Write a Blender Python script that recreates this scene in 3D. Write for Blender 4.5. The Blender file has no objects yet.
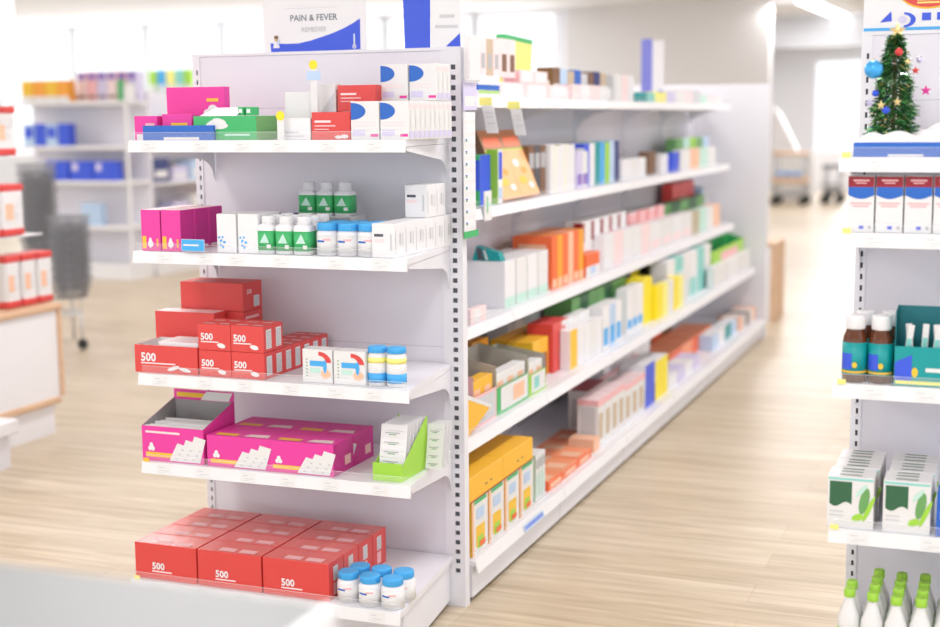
import bpy, bmesh, math, random
from mathutils import Vector, Matrix
random.seed(7)
C = bpy.context.scene.collection
PI = math.pi

# ------------------------------------------------------------------ camera
FPX, YAW, PIT, ROL = 1387.5, 0.3683, -0.14, -0.0088
CAM = Vector((1.6548, -4.2547, 1.6615))
_f = Vector((-math.sin(YAW)*math.cos(PIT), math.cos(YAW)*math.cos(PIT), math.sin(PIT)))
_r = Vector((math.cos(YAW), math.sin(YAW), 0)); _u = _r.cross(_f)
CR = math.cos(ROL)*_r + math.sin(ROL)*_u
CU = -math.sin(ROL)*_r + math.cos(ROL)*_u
CF = _f
cam_d = bpy.data.cameras.new('camera'); cam = bpy.data.objects.new('camera', cam_d); C.objects.link(cam)
cam.matrix_world = Matrix(((CR.x, CU.x, -CF.x, CAM.x), (CR.y, CU.y, -CF.y, CAM.y), (CR.z, CU.z, -CF.z, CAM.z), (0, 0, 0, 1)))
cam_d.sensor_width = 36; cam_d.lens = 36*FPX/940; cam_d.clip_end = 200
cam_d.dof.use_dof = True; cam_d.dof.focus_distance = 4.25; cam_d.dof.aperture_fstop = 1.6
bpy.context.scene.camera = cam

# ------------------------------------------------------------------ light
w = bpy.data.worlds.new('world'); bpy.context.scene.world = w; w.use_nodes = True
bg = w.node_tree.nodes['Background']; bg.inputs[0].default_value = (0.93, 0.96, 1.0, 1); bg.inputs[1].default_value = 1.3
def area(x, y, z, sx, sy, e, col=(1, 0.975, 1.0)):
    l = bpy.data.lights.new('ceiling_and_fill_light', 'AREA'); l.shape = 'RECTANGLE'; l.size = sx; l.size_y = sy; l.energy = e; l.color = col
    o = bpy.data.objects.new('ceiling_and_fill_light', l); C.objects.link(o); o.location = (x, y, z)
for ax in (-9.5, -5.5, -1.6, 1.1, 4.0):
    for ay in (-3.0, 1.2, 5.4, 9.2): area(ax, ay, 3.05, 0.4, 2.4, 34 if ay < 9 else 24)
for ay in (15, 20): area(-1.0, ay, 3.05, 0.5, 2.4, 60)
def daylight(x0, x1, y, z0, z1, e):
    l = bpy.data.lights.new('window_daylight', 'AREA'); l.shape = 'RECTANGLE'; l.size = x1-x0; l.size_y = z1-z0; l.energy = e; l.color = (.95, .97, 1)
    o = bpy.data.objects.new('window_daylight', l); C.objects.link(o); o.location = ((x0+x1)/2, y, (z0+z1)/2); o.rotation_euler = (-PI/2, 0, 0)
daylight(-13.5, -3.8, 14.35, 1.2, 3.0, 190)
daylight(-1.8, 3.2, 27.4, 1.0, 2.9, 170)
for ax in (-10.5, -7.5, -4.5): area(ax, 12.6, 3.05, 2.4, .4, 10)  # added fill lamps that wash the rear wall brighter
for ax in (-2.5, 1.5): area(ax, 24, 3.05, 2.4, .4, 55)  # fill lamps added to keep the far corridor near white
vs = bpy.context.scene.view_settings
vs.view_transform = 'Standard'; vs.look = 'None'; vs.exposure = 0.34; vs.gamma = 1; vs.use_curve_mapping = False

# ------------------------------------------------------------------ placing: where a sight line meets a known plane
def _lin(k, axis, P, px):
    n = (CR - CF*k) if px else (CU - CF*k)
    s = sum(n[i]*(P[i]-CAM[i]) for i in range(3) if i != axis)
    return CAM[axis] - s/n[axis]
def Xc(px, y, z): return _lin((px-470)/FPX, 0, (0, y, z), True)
def Yc(px, x, z): return _lin((px-470)/FPX, 1, (x, 0, z), True)
def Zc(py, x, y): return _lin((313.5-py)/FPX, 2, (x, y, 0), False)
def hit(px, py, axis, v):
    d = CF + CR*((px-470)/FPX) + CU*((313.5-py)/FPX)
    return CAM + d*((v-CAM[axis])/d[axis])

# ------------------------------------------------------------------ materials
PAL = dict(
 white=(.84, .84, .86), offwhite=(.80, .80, .80), paper=(.80, .80, .80), metal=(.80, .80, .85), panel=(.78, .765, .83), peri=(.22, .24, .72), redsheen=(.78, .17, .16), slate=(.30, .31, .34), dark2=(.16, .19, .22), grey=(.45, .46, .48), fgrey=(.27, .285, .29), lgrey=(.62, .63, .66),
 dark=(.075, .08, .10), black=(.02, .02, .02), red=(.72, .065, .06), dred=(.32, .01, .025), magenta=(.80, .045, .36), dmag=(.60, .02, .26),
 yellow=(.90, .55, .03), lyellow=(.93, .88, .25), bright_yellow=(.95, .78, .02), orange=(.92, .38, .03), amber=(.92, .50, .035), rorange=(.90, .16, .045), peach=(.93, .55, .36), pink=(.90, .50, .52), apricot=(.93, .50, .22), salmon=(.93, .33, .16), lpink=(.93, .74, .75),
 green=(.05, .47, .15), lgreen=(.36, .68, .06), dgreen=(.03, .13, .06), mgreen=(.15, .38, .12), teal=(.0, .32, .33), dteal=(.0, .15, .18), lteal=(.25, .66, .60), mint=(.55, .80, .70),
 blue=(.015, .13, .55), royal=(.04, .10, .72), navy=(.015, .03, .18), sky=(.06, .42, .85), lblue=(.50, .66, .88), purple=(.28, .16, .55), lilac=(.66, .62, .84),
 brown=(.20, .10, .05), rust=(.45, .17, .07), tan=(.58, .46, .32), card=(.46, .42, .36), wood=(.72, .50, .32), amberglass=(.12, .035, .012), khaki=(.50, .44, .30), gold=(.85, .66, .30), greyin=(.36, .35, .35))
_m = {}
def M(c, rough=.42, metal=0.0):
    key = (c, rough, metal)
    if key in _m: return _m[key]
    m = bpy.data.materials.new(c); m.use_nodes = True; b = m.node_tree.nodes['Principled BSDF']
    b.inputs['Base Color'].default_value = (*PAL[c], 1); b.inputs['Roughness'].default_value = rough; b.inputs['Metallic'].default_value = metal
    nt = m.node_tree
    n = nt.nodes.new('ShaderNodeTexNoise'); n.inputs['Scale'].default_value = 60
    bp = nt.nodes.new('ShaderNodeBump'); bp.inputs['Strength'].default_value = .03; bp.inputs['Distance'].default_value = .002
    nt.links.new(n.outputs['Fac'], bp.inputs['Height']); nt.links.new(bp.outputs['Normal'], b.inputs['Normal'])
    _m[key] = m; return m
def mat_clear(name, col=(.95, .97, .97), alpha=.14, rough=.06):
    m = bpy.data.materials.new(name); m.use_nodes = True; nt = m.node_tree; nt.nodes.clear()
    o = nt.nodes.new('ShaderNodeOutputMaterial'); mx = nt.nodes.new('ShaderNodeMixShader')
    t = nt.nodes.new('ShaderNodeBsdfTransparent'); p = nt.nodes.new('ShaderNodeBsdfPrincipled')
    p.inputs['Base Color'].default_value = (*col, 1); p.inputs['Roughness'].default_value = rough
    mx.inputs[0].default_value = alpha
    nt.links.new(t.outputs[0], mx.inputs[1]); nt.links.new(p.outputs[0], mx.inputs[2]); nt.links.new(mx.outputs[0], o.inputs[0]); return m
CLEAR = mat_clear('clear_acrylic', alpha=.07)
CLEAREDGE = mat_clear('clear_acrylic_edge', alpha=.35)  # whiter, denser top edge paints in the guard's highlight line
GLASS = mat_clear('window_glass', (.9, .95, 1), .06, .02)
PLAST = mat_clear('frosted_plastic', (.9, .92, .93), .72, .25)
def mat_floor():
    m = bpy.data.materials.new('pale_oak_planks'); m.use_nodes = True; nt = m.node_tree; b = nt.nodes['Principled BSDF']; L = nt.links.new
    tc = nt.nodes.new('ShaderNodeTexCoord')
    br = nt.nodes.new('ShaderNodeTexBrick'); br.inputs['Scale'].default_value = 1
    br.inputs['Brick Width'].default_value = 1.4; br.inputs['Row Height'].default_value = .19; br.inputs['Mortar Size'].default_value = .0012; br.offset = .37
    br.inputs['Color1'].default_value = (.60, .515, .385, 1); br.inputs['Color2'].default_value = (.68, .60, .475, 1); br.inputs['Mortar'].default_value = (.50, .40, .28, 1)
    L(tc.outputs['Object'], br.inputs['Vector'])
    mp = nt.nodes.new('ShaderNodeMapping'); mp.inputs['Scale'].default_value = (.9, 14, 1); L(tc.outputs['Object'], mp.inputs['Vector'])
    n = nt.nodes.new('ShaderNodeTexNoise'); n.inputs['Scale'].default_value = 1.6; n.inputs['Detail'].default_value = 7; n.inputs['Roughness'].default_value = .6; n.inputs['Distortion'].default_value = .6
    L(mp.outputs[0], n.inputs['Vector'])
    cr = nt.nodes.new('ShaderNodeValToRGB'); cr.color_ramp.elements[0].position = .34; cr.color_ramp.elements[0].color = (.74, .68, .60, 1); cr.color_ramp.elements[1].position = .66; cr.color_ramp.elements[1].color = (1.08, 1.06, 1.04, 1)
    L(n.outputs['Fac'], cr.inputs[0])
    mx = nt.nodes.new('ShaderNodeMix'); mx.data_type = 'RGBA'; mx.blend_type = 'MULTIPLY'; mx.inputs[0].default_value = 1
    L(br.outputs['Color'], mx.inputs[6]); L(cr.outputs[0], mx.inputs[7]); L(mx.outputs[2], b.inputs['Base Color'])
    b.inputs['Roughness'].default_value = .34
    return m
FLOOR = mat_floor()
def mat_wood():
    m = bpy.data.materials.new('beech_edge'); m.use_nodes = True; nt = m.node_tree; b = nt.nodes['Principled BSDF']; L = nt.links.new
    tc = nt.nodes.new('ShaderNodeTexCoord'); mp = nt.nodes.new('ShaderNodeMapping'); mp.inputs['Scale'].default_value = (3, 3, 22); L(tc.outputs['Object'], mp.inputs['Vector'])
    n = nt.nodes.new('ShaderNodeTexNoise'); n.inputs['Scale'].default_value = 2; L(mp.outputs[0], n.inputs['Vector'])
    cr = nt.nodes.new('ShaderNodeValToRGB'); cr.color_ramp.elements[0].color = (.60, .38, .23, 1); cr.color_ramp.elements[1].color = (.78, .55, .37, 1)
    L(n.outputs['Fac'], cr.inputs[0]); L(cr.outputs[0], b.inputs['Base Color']); b.inputs['Roughness'].default_value = .45; return m
WOOD = mat_wood()
def mat_emit(name, col, s):
    m = bpy.data.materials.new(name); m.use_nodes = True; nt = m.node_tree; b = nt.nodes['Principled BSDF']
    b.inputs['Emission Color'].default_value = (*col, 1); b.inputs['Emission Strength'].default_value = s; return m
LAMP = mat_emit('lit_tube', (1, 1, 1), 6)
def mat_tinsel():
    m = bpy.data.materials.new('green_tinsel'); m.use_nodes = True; nt = m.node_tree; b = nt.nodes['Principled BSDF']; L = nt.links.new
    n = nt.nodes.new('ShaderNodeTexNoise'); n.inputs['Scale'].default_value = 55
    cr = nt.nodes.new('ShaderNodeValToRGB'); e = cr.color_ramp.elements; e[0].position = .38; e[0].color = (.0, .05, .02, 1); e[1].position = .62; e[1].color = (.16, .55, .16, 1)
    L(n.outputs['Fac'], cr.inputs[0]); L(cr.outputs[0], b.inputs['Base Color']); b.inputs['Roughness'].default_value = .22; b.inputs['Metallic'].default_value = .75; return m
TINSEL = mat_tinsel()
def mm(c): return c if isinstance(c, bpy.types.Material) else (M(*c) if isinstance(c, tuple) else M(c))

# ------------------------------------------------------------------ mesh builder
class MB:
    def __init__(s): s.v = []; s.f = []; s.mi = []; s.ml = []; s.sm = []
    def mat(s, c):
        m = mm(c)
        if m not in s.ml: s.ml.append(m)
        return s.ml.index(m)
    def face(s, pts, c, smooth=False):
        n = len(s.v); s.v += [tuple(p) for p in pts]; s.f.append(tuple(range(n, n+len(pts)))); s.mi.append(s.mat(c)); s.sm.append(smooth)
    def box(s, x0, x1, y0, y1, z0, z1, c, ctop=None, cside=None, cfront=None, cleft=None):
        n = len(s.v); s.v += [(x0, y0, z0), (x1, y0, z0), (x1, y1, z0), (x0, y1, z0), (x0, y0, z1), (x1, y0, z1), (x1, y1, z1), (x0, y1, z1)]
        for q, k in (((0, 3, 2, 1), c), ((4, 5, 6, 7), ctop or c), ((0, 1, 5, 4), cfront or c), ((1, 2, 6, 5), cside or c), ((2, 3, 7, 6), c), ((3, 0, 4, 7), cleft or cside or c)):
            s.f.append(tuple(n+i for i in q)); s.mi.append(s.mat(k)); s.sm.append(False)
    def cbox(s, x0, x1, y0, y1, z0, z1, c, b=.0012, **k):
        """box whose edges are chamfered"""
        ct, cs, cf, cl = k.get('ctop') or c, k.get('cside') or c, k.get('cfront') or c, k.get('cleft') or k.get('cside') or c
        b = min(b, (x1-x0)/4, (y1-y0)/4, (z1-z0)/4)
        X, Y, Z = (x0, x1), (y0, y1), (z0, z1); sg = (1, -1)
        vid = {}
        def vtx(i, j, l, ax):
            key = (i, j, l, ax)
            if key not in vid:
                p = [X[i]+sg[i]*b, Y[j]+sg[j]*b, Z[l]+sg[l]*b]
                p[ax] = (X[i], Y[j], Z[l])[ax]
                vid[key] = len(s.v); s.v.append(tuple(p))
            return vid[key]
        def add(q, col): s.f.append(tuple(q)); s.mi.append(s.mat(col)); s.sm.append(False)
        add([vtx(0,0,0,2), vtx(0,1,0,2), vtx(1,1,0,2), vtx(1,0,0,2)], c); add([vtx(0,0,1,2), vtx(1,0,1,2), vtx(1,1,1,2), vtx(0,1,1,2)], ct)
        add([vtx(0,0,0,1), vtx(1,0,0,1), vtx(1,0,1,1), vtx(0,0,1,1)], cf); add([vtx(0,1,0,1), vtx(0,1,1,1), vtx(1,1,1,1), vtx(1,1,0,1)], c)
        add([vtx(0,0,0,0), vtx(0,0,1,0), vtx(0,1,1,0), vtx(0,1,0,0)], cl); add([vtx(1,0,0,0), vtx(1,1,0,0), vtx(1,1,1,0), vtx(1,0,1,0)], cs)
        for i in (0, 1):
            for j in (0, 1):
                add([vtx(i,j,0,0), vtx(i,j,1,0), vtx(i,j,1,1), vtx(i,j,0,1)], c)
                add([vtx(i,0,j,0), vtx(i,1,j,0), vtx(i,1,j,2), vtx(i,0,j,2)], c)
                add([vtx(0,i,j,1), vtx(1,i,j,1), vtx(1,i,j,2), vtx(0,i,j,2)], c)
                for l in (0, 1): add([vtx(i,j,l,0), vtx(i,j,l,1), vtx(i,j,l,2)], c)
    def prism(s, pts, off, c, cside=None):
        """polygon pts (3D, planar) extruded by vector off"""
        o = Vector(off); a = [Vector(p) for p in pts]; b = [p+o for p in a]; n = len(a)
        s.face(a, c); s.face(list(reversed(b)), c)
        for i in range(n): s.face([a[(i+1) % n], a[i], b[i], b[(i+1) % n]], cside or c)
    def lathe(s, prof, c, cx=0, cy=0, seg=24, p=2.0, z0=0, smooth=True):
        n = len(s.v); k = s.mat(c)
        for (r, z) in prof:
            for i in range(seg):
                a = 2*PI*(i+.5)/seg; ca, sa = math.cos(a), math.sin(a); q = (abs(ca)**p+abs(sa)**p)**(-1/p)
                s.v.append((cx+r*q*ca, cy+r*q*sa, z0+z))
        for j in range(len(prof)-1):
            for i in range(seg):
                i2 = (i+1) % seg
                s.f.append((n+j*seg+i, n+j*seg+i2, n+(j+1)*seg+i2, n+(j+1)*seg+i)); s.mi.append(k); s.sm.append(smooth)
        s.f.append(tuple(n+i for i in reversed(range(seg)))); s.mi.append(k); s.sm.append(False)
        s.f.append(tuple(n+(len(prof)-1)*seg+i for i in range(seg))); s.mi.append(k); s.sm.append(False)
    def tube(s, pts, r, c, seg=8):
        pts = [Vector(p) for p in pts]; n0 = len(s.v); k = s.mat(c)
        for i, p in enumerate(pts):
            d = (pts[min(i+1, len(pts)-1)]-pts[max(i-1, 0)]).normalized()
            a = d.orthogonal().normalized() if abs(d.z) > .9 else Vector((0, 0, 1)).cross(d).normalized(); b = d.cross(a)
            for j in range(seg):
                t = 2*PI*j/seg; s.v.append(tuple(p+a*r*math.cos(t)+b*r*math.sin(t)))
        for i in range(len(pts)-1):
            for j in range(seg):
                j2 = (j+1) % seg; s.f.append((n0+i*seg+j, n0+i*seg+j2, n0+(i+1)*seg+j2, n0+(i+1)*seg+j)); s.mi.append(k); s.sm.append(True)
        s.f.append(tuple(n0+j for j in reversed(range(seg)))); s.mi.append(k); s.sm.append(False)
        s.f.append(tuple(n0+(len(pts)-1)*seg+j for j in range(seg))); s.mi.append(k); s.sm.append(False)
    def sphere(s, cx, cy, cz, r, c, seg=20, rings=12, sz=1):
        prof = [(max(1e-5, r*math.sin(PI*i/rings)), -r*sz*math.cos(PI*i/rings)) for i in range(rings+1)]
        s.lathe(prof, c, cx, cy, seg, z0=cz)
    def text(s, txt, size, org, xd=(1, 0, 0), yd=(0, 0, 1), c='white', bold=0, align='LEFT'):
        key = (txt, bold, align)
        if key not in _tx:
            cu = bpy.data.curves.new('t', 'FONT'); cu.body = txt; cu.size = 1; cu.offset = bold; cu.align_x = align; cu.resolution_u = 2
            o = bpy.data.objects.new('t', cu); C.objects.link(o); dg = bpy.context.evaluated_depsgraph_get(); dg.update()
            me = o.evaluated_get(dg).to_mesh(); _tx[key] = ([tuple(v.co) for v in me.vertices], [tuple(q.vertices) for q in me.polygons])
            o.evaluated_get(dg).to_mesh_clear(); bpy.data.objects.remove(o); bpy.data.curves.remove(cu)
        vs_, fs_ = _tx[key]; n = len(s.v); k = s.mat(c); O = Vector(org); X = Vector(xd); Y = Vector(yd)
        s.v += [tuple(O+X*v[0]*size+Y*v[1]*size) for v in vs_]
        for q in fs_: s.f.append(tuple(n+i for i in q)); s.mi.append(k); s.sm.append(False)
    def xf(s, mat4, start=0):
        for i in range(start, len(s.v)): s.v[i] = tuple(mat4 @ Vector(s.v[i]))
    def build(s, name, parent=None, loc=(0, 0, 0), rz=0):
        me = bpy.data.meshes.new(name); me.from_pydata(s.v, [], s.f)
        for m in s.ml: me.materials.append(m)
        me.polygons.foreach_set('material_index', s.mi); me.polygons.foreach_set('use_smooth', s.sm); me.update()
        o = bpy.data.objects.new(name, me); C.objects.link(o)
        if parent: o.parent = parent
        o.location = loc; o.rotation_euler = (0, 0, rz); return o
_tx = {}
def empty(name, loc=(0, 0, 0), rz=0):
    o = bpy.data.objects.new(name, None); C.objects.link(o); o.location = loc; o.rotation_euler = (0, 0, rz); o.empty_display_size = .05; return o
def tag(o, label, cat, group=None):
    o['label'] = label; o['category'] = cat
    if group: o['group'] = group
    return o
def struct(o, label=None):
    o['kind'] = 'structure'
    if label: o['label'] = label
    return o
_kids = {}
def kids(o): return [c for c in bpy.data.objects if c.parent == o]
_proto = {}
def put(key, builder, loc, rot, label, cat, group=None):
    """one thing: built the first time a kind is met, copied with its parts after that"""
    if key not in _proto:
        r = builder(); _proto[key] = (r, [(c, kids(c)) for c in kids(r)])
    else:
        src, ch = _proto[key]; r = src.copy(); C.objects.link(r)
        for k in list(r.keys()): del r[k]
        for c, gs in ch:
            c2 = c.copy(); C.objects.link(c2); c2.parent = r
            for g in gs: g2 = g.copy(); C.objects.link(g2); g2.parent = c2
    r.location = loc; r.rotation_euler = rot if isinstance(rot, tuple) else (0, 0, rot)
    return tag(r, label, cat, group)
EP = .0006
def carton(w, d, h, c='white', ctop=None, cside=None, cfront=None, cleft=None, front=(), side=(), left=(), top=(), name='medicine_carton', extra=None):
    """closed folding carton, front at y=0 facing -y, printed panels given as fractions"""
    m = MB(); m.cbox(0, w, 0, d, 0, h, c, ctop=ctop, cside=cside, cfront=cfront, cleft=cleft)
    for q, (a, b, e, g, k) in enumerate(front): t = EP*(1+.5*q); m.face([(a*w, -t, e*h), (b*w, -t, e*h), (b*w, -t, g*h), (a*w, -t, g*h)], k)
    for q, (a, b, e, g, k) in enumerate(side): t = EP*(1+.5*q); m.face([(w+t, a*d, e*h), (w+t, b*d, e*h), (w+t, b*d, g*h), (w+t, a*d, g*h)], k)
    for q, (a, b, e, g, k) in enumerate(left): t = EP*(1+.5*q); m.face([(-t, b*d, e*h), (-t, a*d, e*h), (-t, a*d, g*h), (-t, b*d, g*h)], k)
    for q, (a, b, e, g, k) in enumerate(top): t = EP*(1+.5*q); m.face([(a*w, e*d, h+t), (b*w, e*d, h+t), (b*w, g*d, h+t), (a*w, g*d, h+t)], k)
    m.face([(.06*w, .03*d+.0012, h+EP*.5), (.94*w, .03*d+.0012, h+EP*.5), (.94*w, .03*d+.0018, h+EP*.5), (.06*w, .03*d+.0018, h+EP*.5)], 'grey')   # tuck flap seam
    if extra: extra(m, w, d, h)
    return m.build(name)
def ellipse(m, cx, cz, rx, rz, y, c, n=16, rot=0):
    pts = []; y -= .00012*((len(m.f)) % 9)
    for i in range(n):
        a = 2*PI*i/n; u, v = rx*math.cos(a), rz*math.sin(a)
        pts.append((cx+u*math.cos(rot)-v*math.sin(rot), y, cz+u*math.sin(rot)+v*math.cos(rot)))
    m.face(pts, c)
def bottle(r, h, cap, capf=.22, capr=.8, body='white', label=None, lv=(.12, .66), p=2.0, name='pill_bottle', shoulder=.08, extra=None, ribs=True, neck=None):
    root = empty(name)
    m = MB(); zt = h*(1-capf); nk = (neck or capr*.88)*r
    m.lathe([(r*.9, 0), (r, h*.02), (r, zt-h*shoulder), (r*.93, zt-h*shoulder*.5), (nk, zt), (nk, zt+.002)], body, p=p)
    m.build('body', root)
    m = MB(); cr_ = r*capr
    prof = [(cr_*.97, 0), (cr_, .001), (cr_, h*capf*.9), (cr_*.93, h*capf)]
    m.lathe(prof, cap, z0=zt+.001, seg=28)
    if ribs:
        for i in range(28):
            a = 2*PI*i/28; m.box(-.0006, .0006, -cr_-.0006, -cr_+.0004, zt+h*capf*.12, zt+h*capf*.85, cap); m.xf(Matrix.Rotation(a, 4, 'Z'), len(m.v)-8)
    m.build('cap', root)
    if label:
        m = MB(); n0 = 0
        m.lathe([(r+.0005, h*lv[0]), (r+.0005, h*lv[1])], label, p=p, seg=24)
        if extra: extra(m, r, h)
        m.build('printed_label', root)
    return root

# ------------------------------------------------------------------ room shell
CEIL = 3.12
m = MB(); m.box(-16, 7, -8, 27.2, -.05, 0, FLOOR); struct(m.build('floor'), 'pale oak plank floor with a soft sheen')
m = MB(); m.box(-16, 7, -8, 14.2, CEIL, CEIL+.1, ('white', .8)); m.box(-4, 7, 14.2, 27.2, CEIL, CEIL+.1, ('white', .8)); struct(m.build('ceiling'), 'plain white ceiling')
WY = 14.0
xw0 = Xc(768, WY, 1.5); piers = [Xc(q, WY, 2.5) for q in (-3, 72, 145, 221, 297, 384, 474, 566)]
WZ1 = Zc(28, piers[1], WY); WZ0 = 1.15
m = MB()
m.box(-16, xw0, WY, WY+.2, WZ1, CEIL, ('white', .8)); m.box(-16, xw0, WY, WY+.2, 0, WZ0, ('white', .8))
m.box(piers[-1], xw0, WY, WY+.2, WZ0, WZ1, ('white', .8)); m.box(-16, piers[0]-.1, WY, WY+.2, WZ0, WZ1, ('white', .8))
for q in piers[:-1]: m.box(q-.035, q+.035, WY, WY+.2, WZ0, WZ1, ('lgrey', .7))
struct(m.build('wall_back'), 'white rear wall with a row of tall windows')
m = MB(); m.box(-16, piers[-1], WY-.03, WY, WZ1+.08, WZ1+.13, ('lpink', .7)); struct(m.build('trim_1'), 'pinkish rail above the window row')
for i in range(len(piers)-1):
    x0, x1 = piers[i]+.035, piers[i+1]-.035
    r = empty('window_%d' % (i+1), (0, 0, 0)); struct(r, 'bright window pane in the rear wall')
    m = MB(); y = WY+.06
    for b in ((x0, x0+.03, WZ0, WZ1), (x1-.03, x1, WZ0, WZ1), (x0+.03, x1-.03, WZ0, WZ0+.04), (x0+.03, x1-.03, WZ1-.04, WZ1)): m.box(b[0], b[1], y, y+.06, b[2], b[3], 'white')
    m.build('window_frame', r)
    m = MB(); m.box(x0+.03, x1-.03, y+.025, y+.031, WZ0+.04, WZ1-.04, GLASS); m.build('pane', r)
# corridor beyond the white wall: its side return, beam, rear wall and bright window
m = MB(); m.box(-4.2, -4, WY+.2, 27, 0, CEIL, ('white', .8)); struct(m.build('wall_corridor'), 'white side wall of the corridor')
m = MB(); m.box(-4, 6.8, 17, 17.25, Zc(46, xw0+1, 17), CEIL, ('lgrey', .8)); struct(m.build('trim_2'), 'grey beam under the corridor ceiling')
YE = 27.0
hx0, hx1 = Xc(815, YE, 2), Xc(1015, YE, 2); hz1 = Zc(62, hx0, YE); hz0 = .9
m = MB(); m.box(-4.2, hx0, YE, YE+.2, 0, CEIL, ('lgrey', .8)); m.box(hx1, 7, YE, YE+.2, 0, CEIL, ('lgrey', .8)); m.box(hx0, hx1, YE, YE+.2, hz1, CEIL, ('lgrey', .8)); m.box(hx0, hx1, YE, YE+.2, 0, hz0, ('white', .8))
struct(m.build('wall_far'), 'pale grey end wall of the corridor')
r = empty('window_8'); struct(r, 'large overexposed window at the corridor end')
m = MB(); n = 4
for i in range(n+1):
    x = hx0+(hx1-hx0)*i/n; m.box(max(hx0, x-.03), min(hx1, x+.03), YE+.05, YE+.11, hz0, hz1, 'white')
m.box(hx0+.03, hx1-.03, YE+.06, YE+.1, 1.65, 1.70, 'white'); m.build('window_frame', r)
m = MB(); m.box(hx0, hx1, YE+.075, YE+.08, hz0, hz1, GLASS); m.build('pane', r)
m = MB(); m.box(6.8, 7, 3, 27, 0, CEIL, ('white', .8)); struct(m.build('wall_right'), 'white right-hand wall')
# ceiling tube lamp
a = hit(800, -3, 2, CEIL-.03); b = hit(861, 23, 2, CEIL-.03)
r = empty('tube_lamp'); tag(r, 'long white fluorescent tube lamp on the corridor ceiling', 'ceiling lamp')
d = (b-a).normalized(); sd = Vector((-d.y, d.x, 0))
m = MB(); m.prism([a-sd*.09, b-sd*.09, b+sd*.09, a+sd*.09], (0, 0, .028), 'white'); m.build('housing', r)
m = MB(); m.tube([a+Vector((0, 0, -.02)), b+Vector((0, 0, -.02))], .06, LAMP, 10); m.build('tube', r)

# ------------------------------------------------------------------ shelving
def post(name, parent, x0, x1, y0, y1, H, facing='-y', pitch=.0333):
    """slotted upright: real slots cut between rungs, dark inside"""
    m = MB(); w_ = x1-x0; sx0, sx1 = x0+w_*.5, x0+w_*.74
    m.box(x0, sx0, y0, y1, 0, H, 'metal'); m.box(sx1, x1, y0, y1, 0, H, 'metal'); m.box(sx0, sx1, y0+.006, y1, 0, H, 'dark')
    z = .12; m.box(sx0, sx1, y0, y0+.0055, 0, z, 'metal')
    while z < H-.05:
        m.box(sx0, sx1, y0, y0+.0055, z+.016, z+pitch, 'metal'); z += pitch
    m.box(sx0, sx1, y0, y0+.0055, z, H, 'metal')
    return m.build(name, parent)
def bracket_mesh(x, d, zb, yb=0, dx=0):
    sk = lambda p: (x+dx*(1+(p[1]-yb)/d), p[1], p[2])
    pts = [(x, yb-.002, zb), (x, yb-d+.03, zb), (x, yb-d+.035, zb-.012), (x, yb-.13, zb-.045)]
    for i in range(6):
        a = PI/2*i/5; pts.append((x, yb-.13+.115*math.sin(a), zb-.105+.06*math.cos(a)))
    pts.append((x, yb-.002, zb-.13))
    m = MB(); m.prism([sk(p) for p in pts], (.003, 0, 0), 'metal'); return m
def price_cards(m, x0, x1, y, z0, z1, n, seedv):
    rnd = random.Random(seedv)
    for i in range(n):
        c = x0+(x1-x0)*(i+.5+rnd.uniform(-.15, .15))/n; w_ = .055
        if c-w_/2 < x0 or c+w_/2 > x1: continue
        m.face([(c-w_/2, y, z0+.003), (c+w_/2, y, z0+.003), (c+w_/2, y, z1-.003), (c-w_/2, y, z1-.003)], 'paper')
        for (a, b, v, t) in ((-.35, .0, .62, .08), (-.2, .35, .35, .06), (-.35, .1, .2, .04)):
            zz = z0+(z1-z0)*v; m.face([(c+a*w_, y-.0003, zz), (c+b*w_, y-.0003, zz), (c+b*w_, y-.0003, zz+t*(z1-z0)), (c+a*w_, y-.0003, zz+t*(z1-z0))], 'lgrey')
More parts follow.
